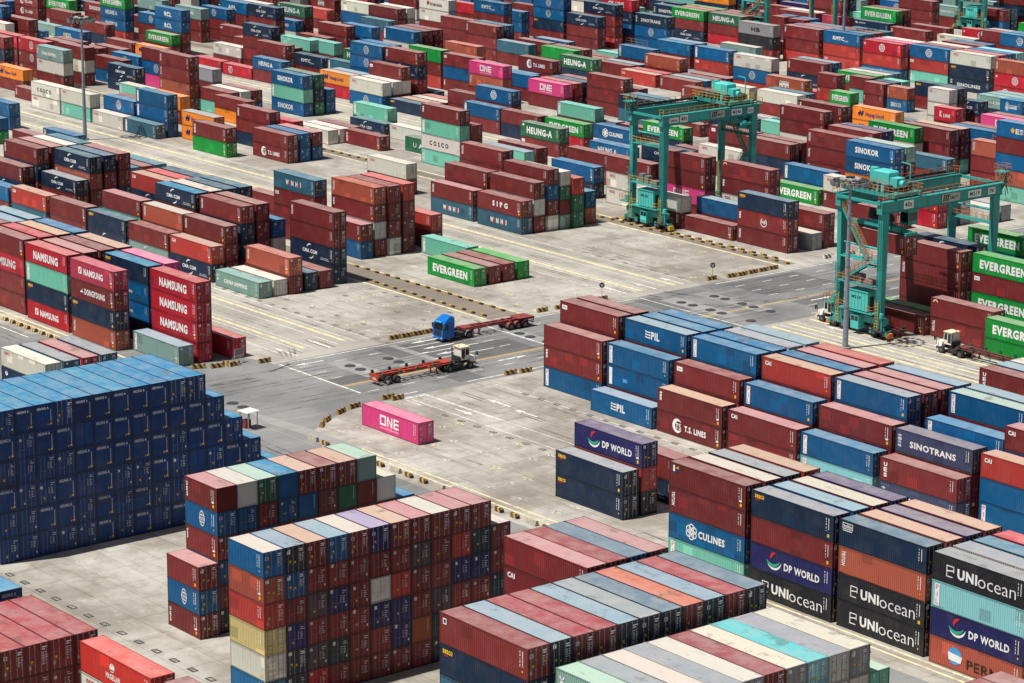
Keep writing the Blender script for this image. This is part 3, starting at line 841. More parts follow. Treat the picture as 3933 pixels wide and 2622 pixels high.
86.6 -64.96 1 15.55 6|b^w c r y w b
86.6 -62.48 1 15.55 6|d^l b.HR m u d d
86.6 -59.99 1 15.55 6|m^c m z m z R
86.6 -57.51 1 15.55 6|b^l m.CA u m d m
86.6 -55.03 1 15.55 6|m^w m m m m m
86.6 -52.54 1 15.55 6|u^v m w u m m
86.6 -50.06 1 15.55 6|m^c m r u u m
86.6 -47.58 1 15.55 6|m^p z m m O! m
86.6 -45.1 1 15.55 6|m^w m m z d d
86.6 -42.61 1 15.55 6|m^p r u m m m
86.6 -40.13 1 15.55 6|m^p d u m m m
86.6 -37.65 1 12.96 5|m^w m d m m
126.1 -64.77 0 17.38 6|m^m.PF n.SE B m m m
126.1 -62.27 0 17.38 6|d^l n m m m m
126.1 -59.78 0 17.38 6|m^R B m m m m
126.1 -57.28 0 17.38 6|m^R n m m m m
126.1 -54.79 0 17.38 6|d^l m m m m m
126.1 -52.29 0 17.38 6|d^e n m m m m
126.1 -49.79 0 17.38 6|d^B m m m m m
126.1 -47.3 0 17.38 6|m^o m m m m m
126.1 -44.8 0 17.38 6|d^l m m m m m
126.1 -42.31 0 17.38 6|m^R m m m m m
126.1 -39.81 0 17.38 6|d^B m m m m m
112.9 -47.22 0 17.38 6|m^p m.CA m m m m
112.9 -44.77 0 17.38 6|m^m m m m m m
112.9 -42.32 0 17.38 6|b^B m m m m m
112.9 -39.87 0 17.38 6|m^p m m m m m
139.55 -62.75 0 15.72 6|s^t.GT t m m m m
139.55 -60.26 0 15.72 6|e^e w.OO m m m m
139.55 -57.77 0 15.72 6|e^w w m m m m
139.55 -55.28 0 15.72 6|w^e w m m m m
139.55 -52.79 0 15.72 6|e^w w m m m m
139.55 -50.3 0 15.72 6|m^m w m m m m
139.55 -47.81 0 15.72 6|e^w w m m m m
139.55 -45.32 0 15.72 6|a^a t m m m m
139.55 -42.83 0 15.72 6|w^e w m m m m
139.55 -40.34 0 15.72 6|e^w w m m m m
139.55 -37.85 0 13.05 5|t^t m m m m
166 -39.8 0 17.38 6|m m m m m m
166 -42.3 0 17.38 6|m m m m m m
166 -44.8 0 17.38 6|m m m m m m
166 -47.3 0 17.38 6|m m m m m m
166 -49.8 0 17.38 6|m m m m m m
85.6 -84.8 0 11.58 4|m^R m m m
85.6 -87.28 0 11.58 4|m^R m m m
85.6 -89.76 0 11.58 4|m^R m m m
85.6 -92.24 0 11.58 4|m^R m m m
85.6 -94.72 0 11.58 4|m^R m m m
70.97 -84.45 0 11.58 4|N^N.HN! n n n
70.97 -86.93 0 11.58 4|N^N.HN! n n n
70.97 -89.41 0 11.58 4|N^N.HN! n n n
99.39 -85.17 0 11.58 4|j.MG w.OO m m
112.9 -84.66 0 11.58 4|m m m m"""
WC = 2.438; HS = 2.896
class C: pass
BOX = []
rng = random.Random(11)
FILLC = 'mmmmmmmmrrcnnnbbbBwwgtRoepqsu'
for ln in DATA.strip().split('\n'):
    a, toks = ln.split('|'); X, Y, s20, zt, n = a.split(); X = float(X); Y = float(Y); L = 6.058 if s20 == '1' else 12.192; zt = float(zt); n = int(n)
    toks = toks.split()
    toks = (toks+[rng.choice(FILLC) for _ in range(n)])[:n] if len(toks) < n else toks[:n]
    for i, tk in enumerate(toks):
        c = C(); c.m = re.match(r'([A-Za-z])(?:\^([A-Za-z]))?(?:\.(\w\w?))?(!)?$', tk); assert c.m, tk
        c.coat, c.rt, c.logo, c.plain = c.m.group(1), c.m.group(2), {'E': 'EV', 'N': 'NS'}.get(c.m.group(3), c.m.group(3)), bool(c.m.group(4))
        c.h = zt/n; c.z = zt-(i+1)*c.h; c.X = X; c.Y = Y; c.L = L; c.tier = i; c.n = n; c.key = (X, Y); BOX.append(c)
# ------- which of them the camera sees (software depth buffer over all boxes)
ZW, ZH = 1024, 683
zb = np.zeros((ZH, ZW), np.float32); idb = np.full((ZH, ZW), -1, np.int32); ZS = ZW/3933
def proj(P):
    v = np.asarray(P, float)-CAMLOC; z = v@_f; return np.stack([(1966.5+FPX*(v@_r)/z)*ZS, (1311-FPX*(v@_u)/z)*ZS, 1/z], -1)
def raster(c, idx, commit=True):
    x1, x0, y0, y1, z0, z1 = c.X, c.X-c.L, c.Y, c.Y+WC, c.z, c.z+c.h
    q = proj([(x0, y0, z0), (x1, y0, z0), (x1, y1, z0), (x0, y1, z0), (x0, y0, z1), (x1, y0, z1), (x1, y1, z1), (x0, y1, z1)])
    won = 0; beat = 0
    for f in ((4, 5, 6, 7), (0, 1, 5, 4), (1, 2, 6, 5)):
        p = q[list(f)]; bx0, by0 = np.floor(p[:, :2].min(0)).astype(int); bx1, by1 = np.ceil(p[:, :2].max(0)).astype(int)
        bx0, by0, bx1, by1 = max(bx0, 0), max(by0, 0), min(bx1, ZW), min(by1, ZH)
        if bx1 <= bx0 or by1 <= by0: continue
        gx, gy = np.meshgrid(np.arange(bx0, bx1)+.5, np.arange(by0, by1)+.5); ins = np.ones(gx.shape, bool); sg = 0
        for k in range(4):
            ax, ay = p[k, :2]; bx, by = p[(k+1) % 4, :2]; ed = (bx-ax)*(gy-ay)-(by-ay)*(gx-ax)
            if sg == 0: sg = np.sign((bx-ax)*(p[(k+2) % 4, 1]-ay)-(by-ay)*(p[(k+2) % 4, 0]-ax))
            ins &= ed*sg >= 0
        if not ins.any(): continue
        A = np.array([[*p[k, :2], 1] for k in (0, 1, 2)]); co = np.linalg.solve(A, p[[0, 1, 2], 2]); d = co[0]*gx+co[1]*gy+co[2]
        zz = zb[by0:by1, bx0:bx1]; ii = idb[by0:by1, bx0:bx1]; w = ins & (d > zz); won += int(w.sum()); beat += int((w & (ii >= 0)).sum())
        if commit: zz[w] = d[w]; ii[w] = idx
    return won, beat
for i, c in enumerate(BOX): raster(c, i)
# ------- far yard: more stacks where the picture still shows only ground between the listed ones
foot = [(c.X-c.L, c.X, c.Y, c.Y+WC) for c in BOX if c.tier == 0]
FB = [(150, 168), (173.5, 194), (210.5, 231), (272, 292), (297, 317), (332, 352), (357, 380), (395, 415), (420, 440), (455, 475), (480, 500), (515, 535), (540, 560), (575, 595)]
for (ya, yb) in FB:
    for k in range(int((yb-ya)/2.87)+1):
        for j in range(46):
            X = -30-13.35*j+(ya % 7); Y = ya+2.87*k
            if any(a < X-.2 and b > X-12.0 and cc < Y+2.3 and d > Y+.1 for a, b, cc, d in foot): continue
            q = proj([(X-6, Y, 4)])[0]
            if not (-60 < q[0] < ZW+60 and -80 < q[1] < ZH): continue
            n = rng.choice((3, 2, 2, 4, 1)) if q[1] > -4 else 3
            while n > 0:
                tot = 0; beat = 0
                for i in range(n):
                    c = C(); c.coat = rng.choice(FILLC); c.rt = None; c.logo = rng.choice((None, None, 'TX', 'CO', 'OO', 'CM', 'E_', 'ZZ')); c.plain = False
                    c.logo = {'b': 'CO', 'w': 'OO', 'n': 'CM', 'g': 'EV', 'o': 'HL', 'p': 'ON', 'm': 'TX'}.get(c.coat) if rng.random() < .6 else None
                    c.h = HS; c.z = (n-1-i)*HS; c.X = X; c.Y = Y; c.L = 12.192; c.tier = i; c.n = n; c.key = (X, Y)
                    wv, bv = raster(c, 0, False); tot += wv; beat += bv
                if q[1] > -4 and beat > .06*max(tot, 1): n -= 1; continue
                if tot < 3 and q[1] > 0: n = 0; break
                break
            if n <= 0: continue
            foot.append((X-12.2, X, Y, Y+WC)); lg = None
            for i in range(n):
                c = C(); c.coat = rng.choice(FILLC); c.rt = None; c.plain = False
                c.logo = {'b': 'CO', 'w': 'OO', 'n': 'CM', 'g': 'EV', 'o': 'HL', 'p': 'ON', 'm': 'TX', 'u': 'SK'}.get(c.coat) if rng.random() < .6 else None
                c.h = HS; c.z = (n-1-i)*HS; c.X = X; c.Y = Y; c.L = 12.192; c.tier = i; c.n = n; c.key = (X, Y); BOX.append(c); raster(c, len(BOX)-1)
area = np.bincount(idb[idb >= 0].ravel(), minlength=len(BOX))
order = sorted(range(len(BOX)), key=lambda i: -area[i])
NIND = 300
INDIV = [i for i in order[:NIND] if area[i] > 0]; isind = set(INDIV)
print('containers', len(BOX), 'in view', int((area > 0).sum()), 'smallest individual', area[INDIV[-1]])
# ------------------------------------------------------------------ lettering on the long side (s along the side from its left end, h up; metres on a 40 ft box)
def circ(cx, cy, r, n=24, a0=0, a1=2*math.pi): return [(cx+r*math.cos(a0+(a1-a0)*k/n), cy+r*math.sin(a0+(a1-a0)*k/n)) for k in range(n+1)]
def T(txt, s0, s1, h0, h1, c='white', b=.0): return ('T', txt, s0, s1, h0, h1, c, b)
def Pg(c, *pts): return ('P', c, list(pts))
def Arc(c, cx, cy, r0, r1, a0=0.0, a1=360.0, taper=False): return ('A', c, cx, cy, r0, r1, math.radians(a0), math.radians(a1), taper)
def Rc(c, s0, s1, h0, h1): return Pg(c, (s0, h0), (s1, h0), (s1, h1), (s0, h1))
def col(txt, s0, s1, h0, h1, c='white', b=.03):
    n = len(txt); st = (h1-h0)/n
    return [T(ch, s0, s1, h1-(k+1)*st+st*.14, h1-k*st-st*.04, c, b) for k, ch in enumerate(txt) if ch != ' ']
def vert(txt, s0, s1, h0, h1, c='white', b=.03): return [('V', txt, s0, s1, h0, h1, c, b)]
ONE = [Rc('white', 3.95, 4.22, .95, 2.3), Rc('white', 5.0, 5.27, .95, 2.3), Rc('white', 4.22, 5.0, 2.03, 2.3), Rc('white', 4.22, 5.0, .95, 1.22), Rc('white', 5.5, 5.77, .95, 2.3), Rc('white', 6.4, 6.67, .95, 2.3), Pg('white', (5.77, 2.3), (5.77, 1.9), (6.4, .95), (6.4, 1.35)),
       Rc('white', 6.9, 7.17, .95, 2.3), Rc('white', 7.17, 8.0, 2.03, 2.3), Rc('white', 7.17, 8.0, 1.49, 1.76), Rc('white', 7.17, 8.0, .95, 1.22), T('OCEAN NETWORK EXPRESS', 3.95, 8.0, .5, .72)]
GLOBE = [Arc('white', 6.1, 1.5, .82, .94), Arc('white', 6.1, 1.5, .46, .56), Rc('white', 5.3, 6.9, 1.86, 1.96), Rc('white', 5.3, 6.9, 1.02, 1.12), T('COSCO', 5.05, 7.15, 1.28, 1.7, 'white', .02), Rc('white', 5.95, 6.03, .6, 1.2), Rc('white', 6.2, 6.28, 1.8, 2.4)]
RING = [Arc('white', 6.1, 1.55, .74, .9), Arc('white', 6.1, 1.55, .48, .58), Rc('white', 5.85, 6.0, 1.15, 1.95), Rc('white', 6.2, 6.35, 1.15, 1.95)]
LOGO = {
 'EV': [T('EVERGREEN', 1.4, 10.4, .75, 2.1, 'white', .06)], 'NS': [T('NAMSUNG', 2.4, 9.6, .75, 2.05, 'white', .05)],
 'NL': [Rc('white', 2.35, 3.25, 1.0, 2.0), Pg('red', (2.5, 1.15), (2.8, 1.15), (3.1, 1.85), (2.8, 1.85)), T('NAMSUNG', 3.8, 9.2, .95, 1.95, 'white', .045)], 'DY': [Pg('white', (2.6, 1.2), (3.6, 1.9), (3.2, 1.5), (3.7, 1.2)), T('DONGYOUNG', 3.9, 9.6, 1.0, 1.9, 'white', .04)],
 'HA': [T('HEUNG A', 2.6, 8.2, 1.0, 2.1, 'white', .05)], 'HG': [T('HEUNG-A', 2.0, 9.9, .75, 2.15, 'white', .05), Pg('white', (.5, 2.3), (1.0, 2.7), (1.3, 2.3), (.9, 2.1))], 'HH': [T('HEUNG-A', 1.7, 9.6, .75, 2.15, 'white', .05)],
 'ON': ONE, 'MA': [Rc('white', 3.5, 5.4, 1.3, 1.6), Rc('white', 6.2, 8.4, 1.3, 1.6)], 'OO': [T('OOCL', .95, 2.5, 2.0, 2.5, 'red', .04)], 'CO': GLOBE, 'CS': [T('C O S C O', 2.6, 8.6, .95, 1.85, 'black', .04)],
 'SK': [T('SINOKOR', 2.4, 8.2, .95, 2.05, 'white', .05)], 'ST': [T('SINOTRANS', 2.3, 9.6, .95, 1.75, 'white', .04)]+col('中国外运', .4, .95, .7, 2.3), 'SL': [T('SINOLINES', 2.4, 9.4, 1.0, 1.8, 'white', .04)]+col('中国', .4, .95, 1.4, 2.4),
 'HL': [Pg('navy', (1.6, .95), (2.1, .95), (2.5, 2.1), (2.0, 2.1)), Pg('navy', (2.35, .95), (2.85, .95), (3.25, 2.1), (2.75, 2.1)), Pg('navy', (1.5, 1.35), (3.0, 1.35), (3.05, 1.65), (1.6, 1.65)), T('Hapag-Lloyd', 3.7, 8.9, .8, 1.95, 'navy', .03)],
 'CM': [T('CMA CGM', 3.5, 7.5, 1.15, 1.75, 'white', .04), Arc('white', 5.6, 1.45, 1.0, 1.22, 75, 150, True), Arc('white', 5.6, 1.45, 1.0, 1.22, 255, 330, True), T('eco container\nbamboo flooring', 8.4, 10.8, .5, 1.0)],
 'TS': [Arc('white', 4.0, 1.5, .52, 1.02, 40, 330, True), T('TS', 3.55, 4.6, 1.05, 1.85, 'white', .02), T('T.S. LINES', 5.25, 9.3, 1.0, 1.8, 'white', .045)],
 'CU': [x for k in range(6) for x in [Arc('white', 3.75+.5*math.cos(k*math.pi/3+.5), 1.45+.5*math.sin(k*math.pi/3+.5), .30, .44)]]+[T('CULINES', 4.85, 9.1, 1.0, 1.85, 'white', .045)],
 'PI': [Pg('white', (4.1, y), (5.1, y-.06), (5.1, y+.16), (4.6, y+.1), (4.1, y+.22)) for y in (1.05, 1.42, 1.79)]+[T('PIL', 5.25, 6.9, .95, 2.0, 'white', .05)],
 'PV': [Rc('white', .45, 1.05, .3, 2.6)]+[T('P', .58, .92, 1.95, 2.5, 'red', .01), T('I', .7, .8, 1.2, 1.75, 'red', .01), T('L', .58, .92, .45, 1.0, 'red', .01)], 'PW': [Rc('white', .45, 1.05, .3, 2.6), Rc('lblue', 3.2, 4.1, 1.0, 1.5)], 'PY': [Rc('yellow', .5, 1.0, .5, 2.4)],
 'TX': vert('TRITON', .45, .95, .9, 2.45, 'white', .04), 'TB': [T('1', .6, .9, 1.9, 2.6, 'white', .06), Pg('yellow', (1.0, 2.3), (1.5, 2.6), (1.5, 2.25)), Rc('navy', .95, 1.5, 1.85, 2.2)], 'tx': vert('tex', .45, .95, 1.25, 2.5, 'white', .05), 'TG': [Rc('white', .45, 1.5, 1.8, 2.4), T('tex', .6, 1.3, 1.95, 2.25, 'navy')],
 'UE': col('UES', .6, 1.15, .5, 2.4, 'white', .05), 'CA': [T('CAI', .55, 1.65, 1.9, 2.45, 'white', .06)], 'SE': [T('seaco', .45, 1.85, 2.1, 2.55, 'yellow', .05), Rc('red', .6, 1.2, 1.9, 2.0)],
 'DP': [Arc('sgreen', 3.4, 2.25, 1.0, 1.35, 215, 330, True), Arc('white', 3.55, 1.9, 1.05, 1.3, 220, 345, True), Arc('red', 3.9, 1.7, .65, 1.0, 95, 180, True), T('DP WORLD', 5.1, 10.4, .9, 1.75, 'white', .04)],
 'UN': [Rc('white', 1.85, 1.95, .75, 1.95), Rc('white', 1.95, 2.85, 1.85, 1.95), Rc('white', 2.75, 2.85, 1.3, 1.95), Rc('white', 1.95, 2.7, .75, .85), Pg('white', (1.95, 1.3), (2.75, 1.42), (2.75, 1.54), (1.95, 1.42)), T('UNI', 3.3, 5.9, .8, 1.9, 'white', .05), T('ocean', 6.0, 10.9, .72, 1.62, 'white', -.012)],
 'PE': [Arc('lblue', 3.4, 1.5, 0, .9), Pg('white', (2.6, 1.0), (4.2, .9), (4.4, 1.6), (2.5, 1.8)), T('PERMA', 5.0, 10.6, .6, 1.6, 'black', .01)], 'NO': [Rc('white', .45, 1.9, 2.55, 2.62), Rc('white', .45, 1.9, 1.95, 2.02), Rc('white', .45, .52, 2.02, 2.55), Rc('white', 1.83, 1.9, 2.02, 2.55), T('noble', .6, 1.75, 2.1, 2.5, 'white', .03), Rc('white', .5, 1.8, 1.75, 1.83)],
 'KM': [T('KMTC', 3.2, 6.9, 1.0, 1.9, 'white', .05), T('LINE', 6.9, 8.3, .8, 1.15)], 'HM': [T('HMM', 4.4, 7.2, .8, 1.9, 'white', .06), Rc('white', 4.4, 7.2, 2.0, 2.1)], 'ES': [Pg('yellow', (3.3, 1.4), (3.9, .9), (4.3, 1.5), (3.8, 2.0)), T('ESL', 4.5, 7.4, .9, 1.9, 'white', .05)], 'KL': [T('K', 3.0, 4.3, .9, 2.1, 'white', .06), T('LINE', 5.0, 8.6, .9, 1.6, 'white', .05)],
 'BC': [T('RCL', 4.3, 7.6, .75, 1.95, 'white', .06)], 'CK': [T('CK LINE', 3.1, 9.0, .8, 2.1, 'white', .05)], 'WH': [T('W', 3.6, 4.5, 1.0, 1.9, 'white', .05), T('A', 4.55, 5.2, 1.0, 1.9, 'red', .04), T('N', 5.25, 5.9, 1.0, 1.9, 'white', .05), T('H', 6.5, 7.1, 1.0, 1.9, 'white', .05), T('A', 7.15, 7.8, 1.0, 1.9, 'red', .04), T('I', 7.9, 8.1, 1.0, 1.9, 'white', .05)],
 'SI': [T('S I P G', 4.2, 8.4, 1.0, 1.95, 'white', .05)], 'MG': [Arc('white', 5.6, 1.9, .2, .42), Pg('white', (5.3, 1.6), (5.9, 1.6), (5.6, 2.35)), T('MAGELLAN', 4.5, 6.9, .75, 1.3, 'white', .03)], 'GS': [T('GOLD STAR LINE', 3.4, 9.0, 1.3, 1.7, 'white', .03)], 'IA': [Pg('red', (3.2, 1.2), (3.7, 1.0), (4.2, 1.3), (4.2, 1.9), (3.7, 2.1), (3.2, 1.8)), T('Interasia', 4.6, 9.4, 1.0, 1.9, 'black', .02)],
 'CH': [T('CHINA SHIPPING', 2.4, 8.9, 1.0, 1.75, 'white', .045)]+col('中海', .4, .9, 1.0, 2.3), 'CI': RING+col('中', .4, .95, 1.6, 2.4), 'OR': [Arc('white', 3.4, 1.5, .74, .92), Arc('white', 3.4, 1.5, .44, .54), Rc('white', 3.15, 3.3, 1.1, 1.9), Rc('white', 3.5, 3.65, 1.1, 1.9), T('ROTATE', 4.6, 7.6, 1.55, 2.0, 'white', .04), T('VERPACKUNG', 4.6, 7.6, .95, 1.4, 'white', .03)][:4],
 'LG': [Arc('yellow', .95, 2.2, .3, .42, 20, 170), Arc('white', .95, 2.2, .42, .5, 20, 170)], 'lo': [Arc('white', 6, 1.5, .6, .75)], 'UP': vert('tex', .45, .95, 1.25, 2.5, 'white', .05)+[Arc('white', 6.4, 1.4, .62, .76, 120, 420), T('up', 5.9, 6.9, 1.1, 1.7, 'white', .03)], 'CL': [Arc('white', 5.6, 1.7, .35, .6, 40, 320), T('LINE', 6.3, 7.8, 1.1, 1.5, 'white', .03)], 'CX': [T('co container\nbamboo floor', 7.6, 10.4, .5, 1.1)],
 'OB': [Arc('white', 1.4, 2.0, .1, .35), T('LOGISTIC', 2.0, 4.2, 1.8, 2.15, 'white', .03)][:1], 'UA': [T('U A S C', 2.6, 9.2, .95, 1.9, 'white', .05)], 'EM': [Arc('white', 6.1, 1.5, .75, .9), Pg('white', (6.0, .8), (6.2, .8), (6.2, 2.2), (6.0, 2.2)), Arc('white', 6.1, 1.5, .3, .5, 90, 270)], 'AP': [T('APL', 3.6, 7.4, .8, 1.9, 'white', .05)], 'FE': [T('FA', 3.2, 4.6, 1.2, 1.9, 'white', .05), T('K', 5.0, 6.0, 1.0, 2.0, 'white', .06), T('HAL', 6.3, 8.4, 1.0, 1.6, 'white', .05)],
 'GE': [Pg('white', (.5, 2.3), (1.0, 2.5), (1.7, 2.2), (1.1, 2.0)), T('GERMAN', 1.9, 4.2, 2.1, 2.4, 'white', .03)], 'HB': [T('HB', 4.5, 7.5, .9, 1.9, 'black', .04)], 'ZI': [T('the z factor', 1.8, 6.6, 1.1, 1.8, 'white', .04), T('ZIM', 7.4, 9.6, .8, 1.6, 'white', .06), Rc('white', 7.6, 7.8, 1.8, 2.0), Rc('white', 8.3, 8.5, 1.8, 2.0), Rc('white', 9.0, 9.2, 1.8, 2.0)],
 'GT': col('UASC', .5, 1.1, .6, 2.3), 'PF': [Rc('white', .5, 1.0, 1.9, 2.45), Rc('navy', .6, .9, 2.0, 2.35)], 'CT': [T('tex', .55, 1.3, 2.0, 2.4, 'white', .05)],
}
ALIAS = {'E_': 'EV'}
def logo_geo(code, L):
    """-> {material: (verts(s,h), faces)} for the seen long side."""
    out = {}; k = 1.0 if L > 7 else .52
    def put(c, v, f):
        V, F = out.setdefault(c, ([], [])); o = len(V); V += [((s*k), h) for s, h in v]; F += [tuple(i+o for i in q) for q in f]
    for it in LOGO.get(code, ()):
        if it[0] == 'T':
            _, tx, s0, s1, h0, h1, c, b = it; v, f = text_mesh(tx, b); put(c, [(s0+x*(s1-s0), h0+y*(h1-h0)) for x, y in v], f)
        elif it[0] == 'V':
            _, tx, s0, s1, h0, h1, c, b = it; v, f = text_mesh(tx, b); put(c, [(s0+y*(s1-s0), h1-x*(h1-h0)) for x, y in v], f)
        elif it[0] == 'P': put(it[1], it[2], [tuple(range(len(it[2])))])
        else:
            _, c, cx, cy, r0, r1, a0, a1, tp = it; n = 28; v = []; f = []
            for i in range(n+1):
                a = a0+(a1-a0)*i/n; w = math.sin(math.pi*i/n)**.7 if tp else 1.0; rm = (r0+r1)/2; d = (r1-r0)/2*max(w, .06)
                v += [(cx+(rm-d)*math.cos(a), cy+(rm-d)*math.sin(a)), (cx+(rm+d)*math.cos(a), cy+(rm+d)*math.sin(a))]
            f = [(2*i, 2*i+1, 2*i+3, 2*i+2) for i in range(n)]; put(c, v, f)
    return out
MARK = {'EV': 'with wide white capitals', 'NS': 'with bold white capitals', 'NL': 'with square emblem and capitals', 'DY': 'with bird emblem and capitals', 'HA': 'with white lettering', 'HG': 'with serif white capitals', 'HH': 'with large white capitals', 'ON': 'with angular white letters', 'MA': 'with small white lettering',
 'OO': 'with small red letters', 'CO': 'with white globe emblem', 'CS': 'with spaced black letters', 'SK': 'with white capitals', 'ST': 'with Chinese characters and capitals', 'SL': 'with spaced white capitals', 'HL': 'with navy lettering', 'CM': 'with two white arcs', 'TS': 'with crescent emblem', 'CU': 'with flower emblem', 'PI': 'with wave emblem', 'PV': 'with white vertical plate',
 'PW': 'with patched side', 'PY': 'with yellow vertical plate', 'TX': 'with vertical white lettering', 'TB': 'with yellow corner badge', 'tx': 'with short vertical letters', 'TG': 'with white corner tag', 'UE': 'with three stacked letters', 'CA': 'with white corner letters', 'SE': 'with yellow corner letters', 'DP': 'with tricolour swoosh', 'UN': 'with bracket emblem', 'PE': 'with round photo emblem',
 'NO': 'with boxed corner word', 'KM': 'with slanted lettering', 'HM': 'with three bold capitals', 'ES': 'with yellow diamond emblem', 'KL': 'with serif letters', 'BC': 'with three white letters', 'CK': 'with white line lettering', 'WH': 'with white and red letters', 'SI': 'with four spaced capitals', 'MG': 'with drop emblem', 'GS': 'with thin lettering', 'IA': 'with red hexagon emblem',
 'CH': 'with faded white capitals', 'CI': 'with round ring emblem', 'OR': 'with ring emblem', 'LG': 'with small arc badge', 'UP': 'with small ring emblem', 'CL': 'with letter C emblem', 'CX': 'with two text lines', 'OB': 'with dot emblem', 'UA': 'with spaced letters', 'EM': 'with oval emblem', 'AP': 'with three capitals', 'FE': 'with broken lettering', 'GE': 'with leaf emblem',
 'HB': 'with dark letters', 'ZI': 'with dotted emblem', 'GT': 'with stacked pale letters', 'PF': 'with small square badge', 'HN': 'with white end lettering', 'HR': 'with ring on doors'}
# ------------------------------------------------------------------ container meshes (shared): x from -L/2 to L/2, seen long side at y=-W/2, doors at +x, base at z=0
def wave(n, span, d, flat_=.28):
    pts = []; p = span/n
    for i in range(n):
        a = i*p; pts += [(a+p*.06, 0), (a+p*.06+p*.16, d), (a+p*.06+p*.16+p*flat_, d), (a+p*.06+p*.32+p*flat_, 0)]
    return [(0, 0)]+pts+[(span, 0)]
def make_meshes(L):
    h = L/2; w = WC/2; H = HS; d = {}
    f = MB(); P_ = .12
    for sx in (-1, 1):
        for sy in (-1, 1):
            x0, x1 = (h-P_, h) if sx > 0 else (-h, -h+P_); y0, y1 = (w-P_, w) if sy > 0 else (-w, -w+P_)
            f.box(x0, x1, y0, y1, .14, H-.14); f.box(x0-.02*(sx < 0), x1+.02*(sx > 0), y0, y1, 0, .14); f.box(x0-.02*(sx < 0), x1+.02*(sx > 0), y0, y1, H-.14, H)
    for sy in (-1, 1):
        y0, y1 = (w-.07, w) if sy > 0 else (-w, -w+.07); i0, i1 = (y0, y1-.03) if sy > 0 else (y0+.03, y1); f.box(-h+P_, h-P_, i0, i1, .06, .16); f.box(-h+P_, h-P_, y0, y1, H-.1, H-.02)
    for sx in (-1, 1):
        x0, x1 = (h-.1, h-.01) if sx > 0 else (-h+.01, -h+.1); f.box(x0, x1, -w+P_, w-P_, .02, .16); f.box(x0, x1, -w+P_, w-P_, H-.12, H-.02)
    f.box(-h+.1, h-.1, -w+.07, w-.07, .03, .12)
    d['frame'] = f.mesh('container_frame', M['paint'])
    span = L-2*P_; n = round(span/.275); pf = wave(n, span, .045)
    def side(sy):
        b = MB(); y = lambda q: sy*(w-.012-q); z0, z1 = .16, H-.1
        vs = []
        for s, q in pf: vs += [(-h+P_+s, y(q), z0), (-h+P_+s, y(q), z1)]
        b.add(vs, [(2*i, 2*i+2, 2*i+3, 2*i+1) for i in range(len(pf)-1)]); me = b.mesh('side_panel', M['paint'])
        return me
    d['side_s'] = side(-1); d['side_n'] = side(1)
    b = MB(); nr = round(span/.34); pr = wave(nr, span, .034); vs = []
    for s, q in pr: vs += [(-h+P_+s, -w+.07, H-.025-q), (-h+P_+s, w-.07, H-.025-q)]
    b.add(vs, [(2*i, 2*i+2, 2*i+3, 2*i+1) for i in range(len(pr)-1)])
    b.box(-h+P_, -h+P_+.34, -w+.13, w-.13, H-.03, H-.016); b.box(h-P_-.34, h-P_, -w+.13, w-.13, H-.03, H-.016)
    d['roof'] = b.mesh('roof_panel', M['roof'])
    def endw(sx):
        b = MB(); sp = WC-2*P_; pe = wave(9, sp, .045); vs = []
        for s, q in pe: vs += [(sx*(h-.02-q), -w+P_+s, .16), (sx*(h-.02-q), -w+P_+s, H-.12)]
        b.add(vs, [(2*i, 2*i+2, 2*i+3, 2*i+1) for i in range(len(pe)-1)]); return b.mesh('end_panel', M['paint'])
    d['end_w'] = endw(-1); d['end_e'] = endw(1)
    for nm, y0, y1 in (('door_a', -w+P_, -.012), ('door_b', .012, w-P_)):
        b = MB(); b.box(h-.055, h-.03, y0, y1, .16, H-.12)
        for k in range(5):
            z = .3+k*.5; b.taper((h-.03, h-.029, y0+.1, y1-.1, z), (h-.03, h-.012, y0+.1, y1-.1, z+.05)); b.box(h-.03, h-.012, y0+.1, y1-.1, z+.05, z+.34)
        for k in range(4): z = .35+k*.62; yy = y0 if 'a' in nm[-1] else y1; b.box(h-.03, h-.005, yy-.05, yy+.05, z, z+.12)
        d[nm] = b.mesh('door', M['paint'])
    for i, y in enumerate((-.86, -.32, .32, .86)):
        b = MB(); b.tube((h+.012, y, .12), (h+.012, y, H-.1), .026, 6); 
        for z in (.18, .85, 1.7, H-.2): b.box(h-.012, h+.03, y-.055, y+.055, z, z+.08)
        b.bar((h+.02, y, 1.02), (h+.02, y+(.26 if i % 2 == 0 else -.26), 1.06), .03); d['bar%d' % i] = b.mesh('locking_bar', M['bar'])
    for v in range(4):      # stencilled data on the doors and at the right end of the side
        r = random.Random(50+v); b = MB(); x = h+.004
        q = lambda y0, y1, z0, z1, mi=0: b.add([(x, y0, z0), (x, y1, z0), (x, y1, z1), (x, y0, z1)], [(0, 1, 2, 3)], mi)
        for z in (2.42, 2.22): q(.42, .42+r.uniform(.3, .55), z, z+.11)
        for k in range(r.randint(5, 8)): z = 1.95-k*.16; q(.42, .42+r.uniform(.14, .26), z, z+.06); q(.74, .74+r.uniform(.1, .24), z, z+.06)
        if v != 2: q(-.98, -.62, 2.0+.1*v, 2.36+.1*v); q(-.93, -.67, 2.05+.1*v, 2.31+.1*v, 3) if v == 0 else None
        if v == 1: q(-.8, -.6, 2.4, 2.6)
        q(-.75, -.52, 1.15, 1.36, 1); q(-.2, .0, 1.0, 1.2, 1) if v % 2 else q(-.95, -.72, .55, .85, 2)
        d['dd%d' % v] = b.mesh('door_lettering', [M['white'], M['yellow'], M['steel'], M['navy']])
        b = MB(); y = -w-.003
        q = lambda s0, s1, z0, z1, mi=0: b.add([(h-s1, y, z0), (h-s0, y, z0), (h-s0, y, z1), (h-s1, y, z1)], [(0, 1, 2, 3)], mi)
        z = 2.5
        for k in range(7): hh = r.uniform(.13, .2); q(.62, .71, z-hh, z); z -= hh+.03
        z = 2.5
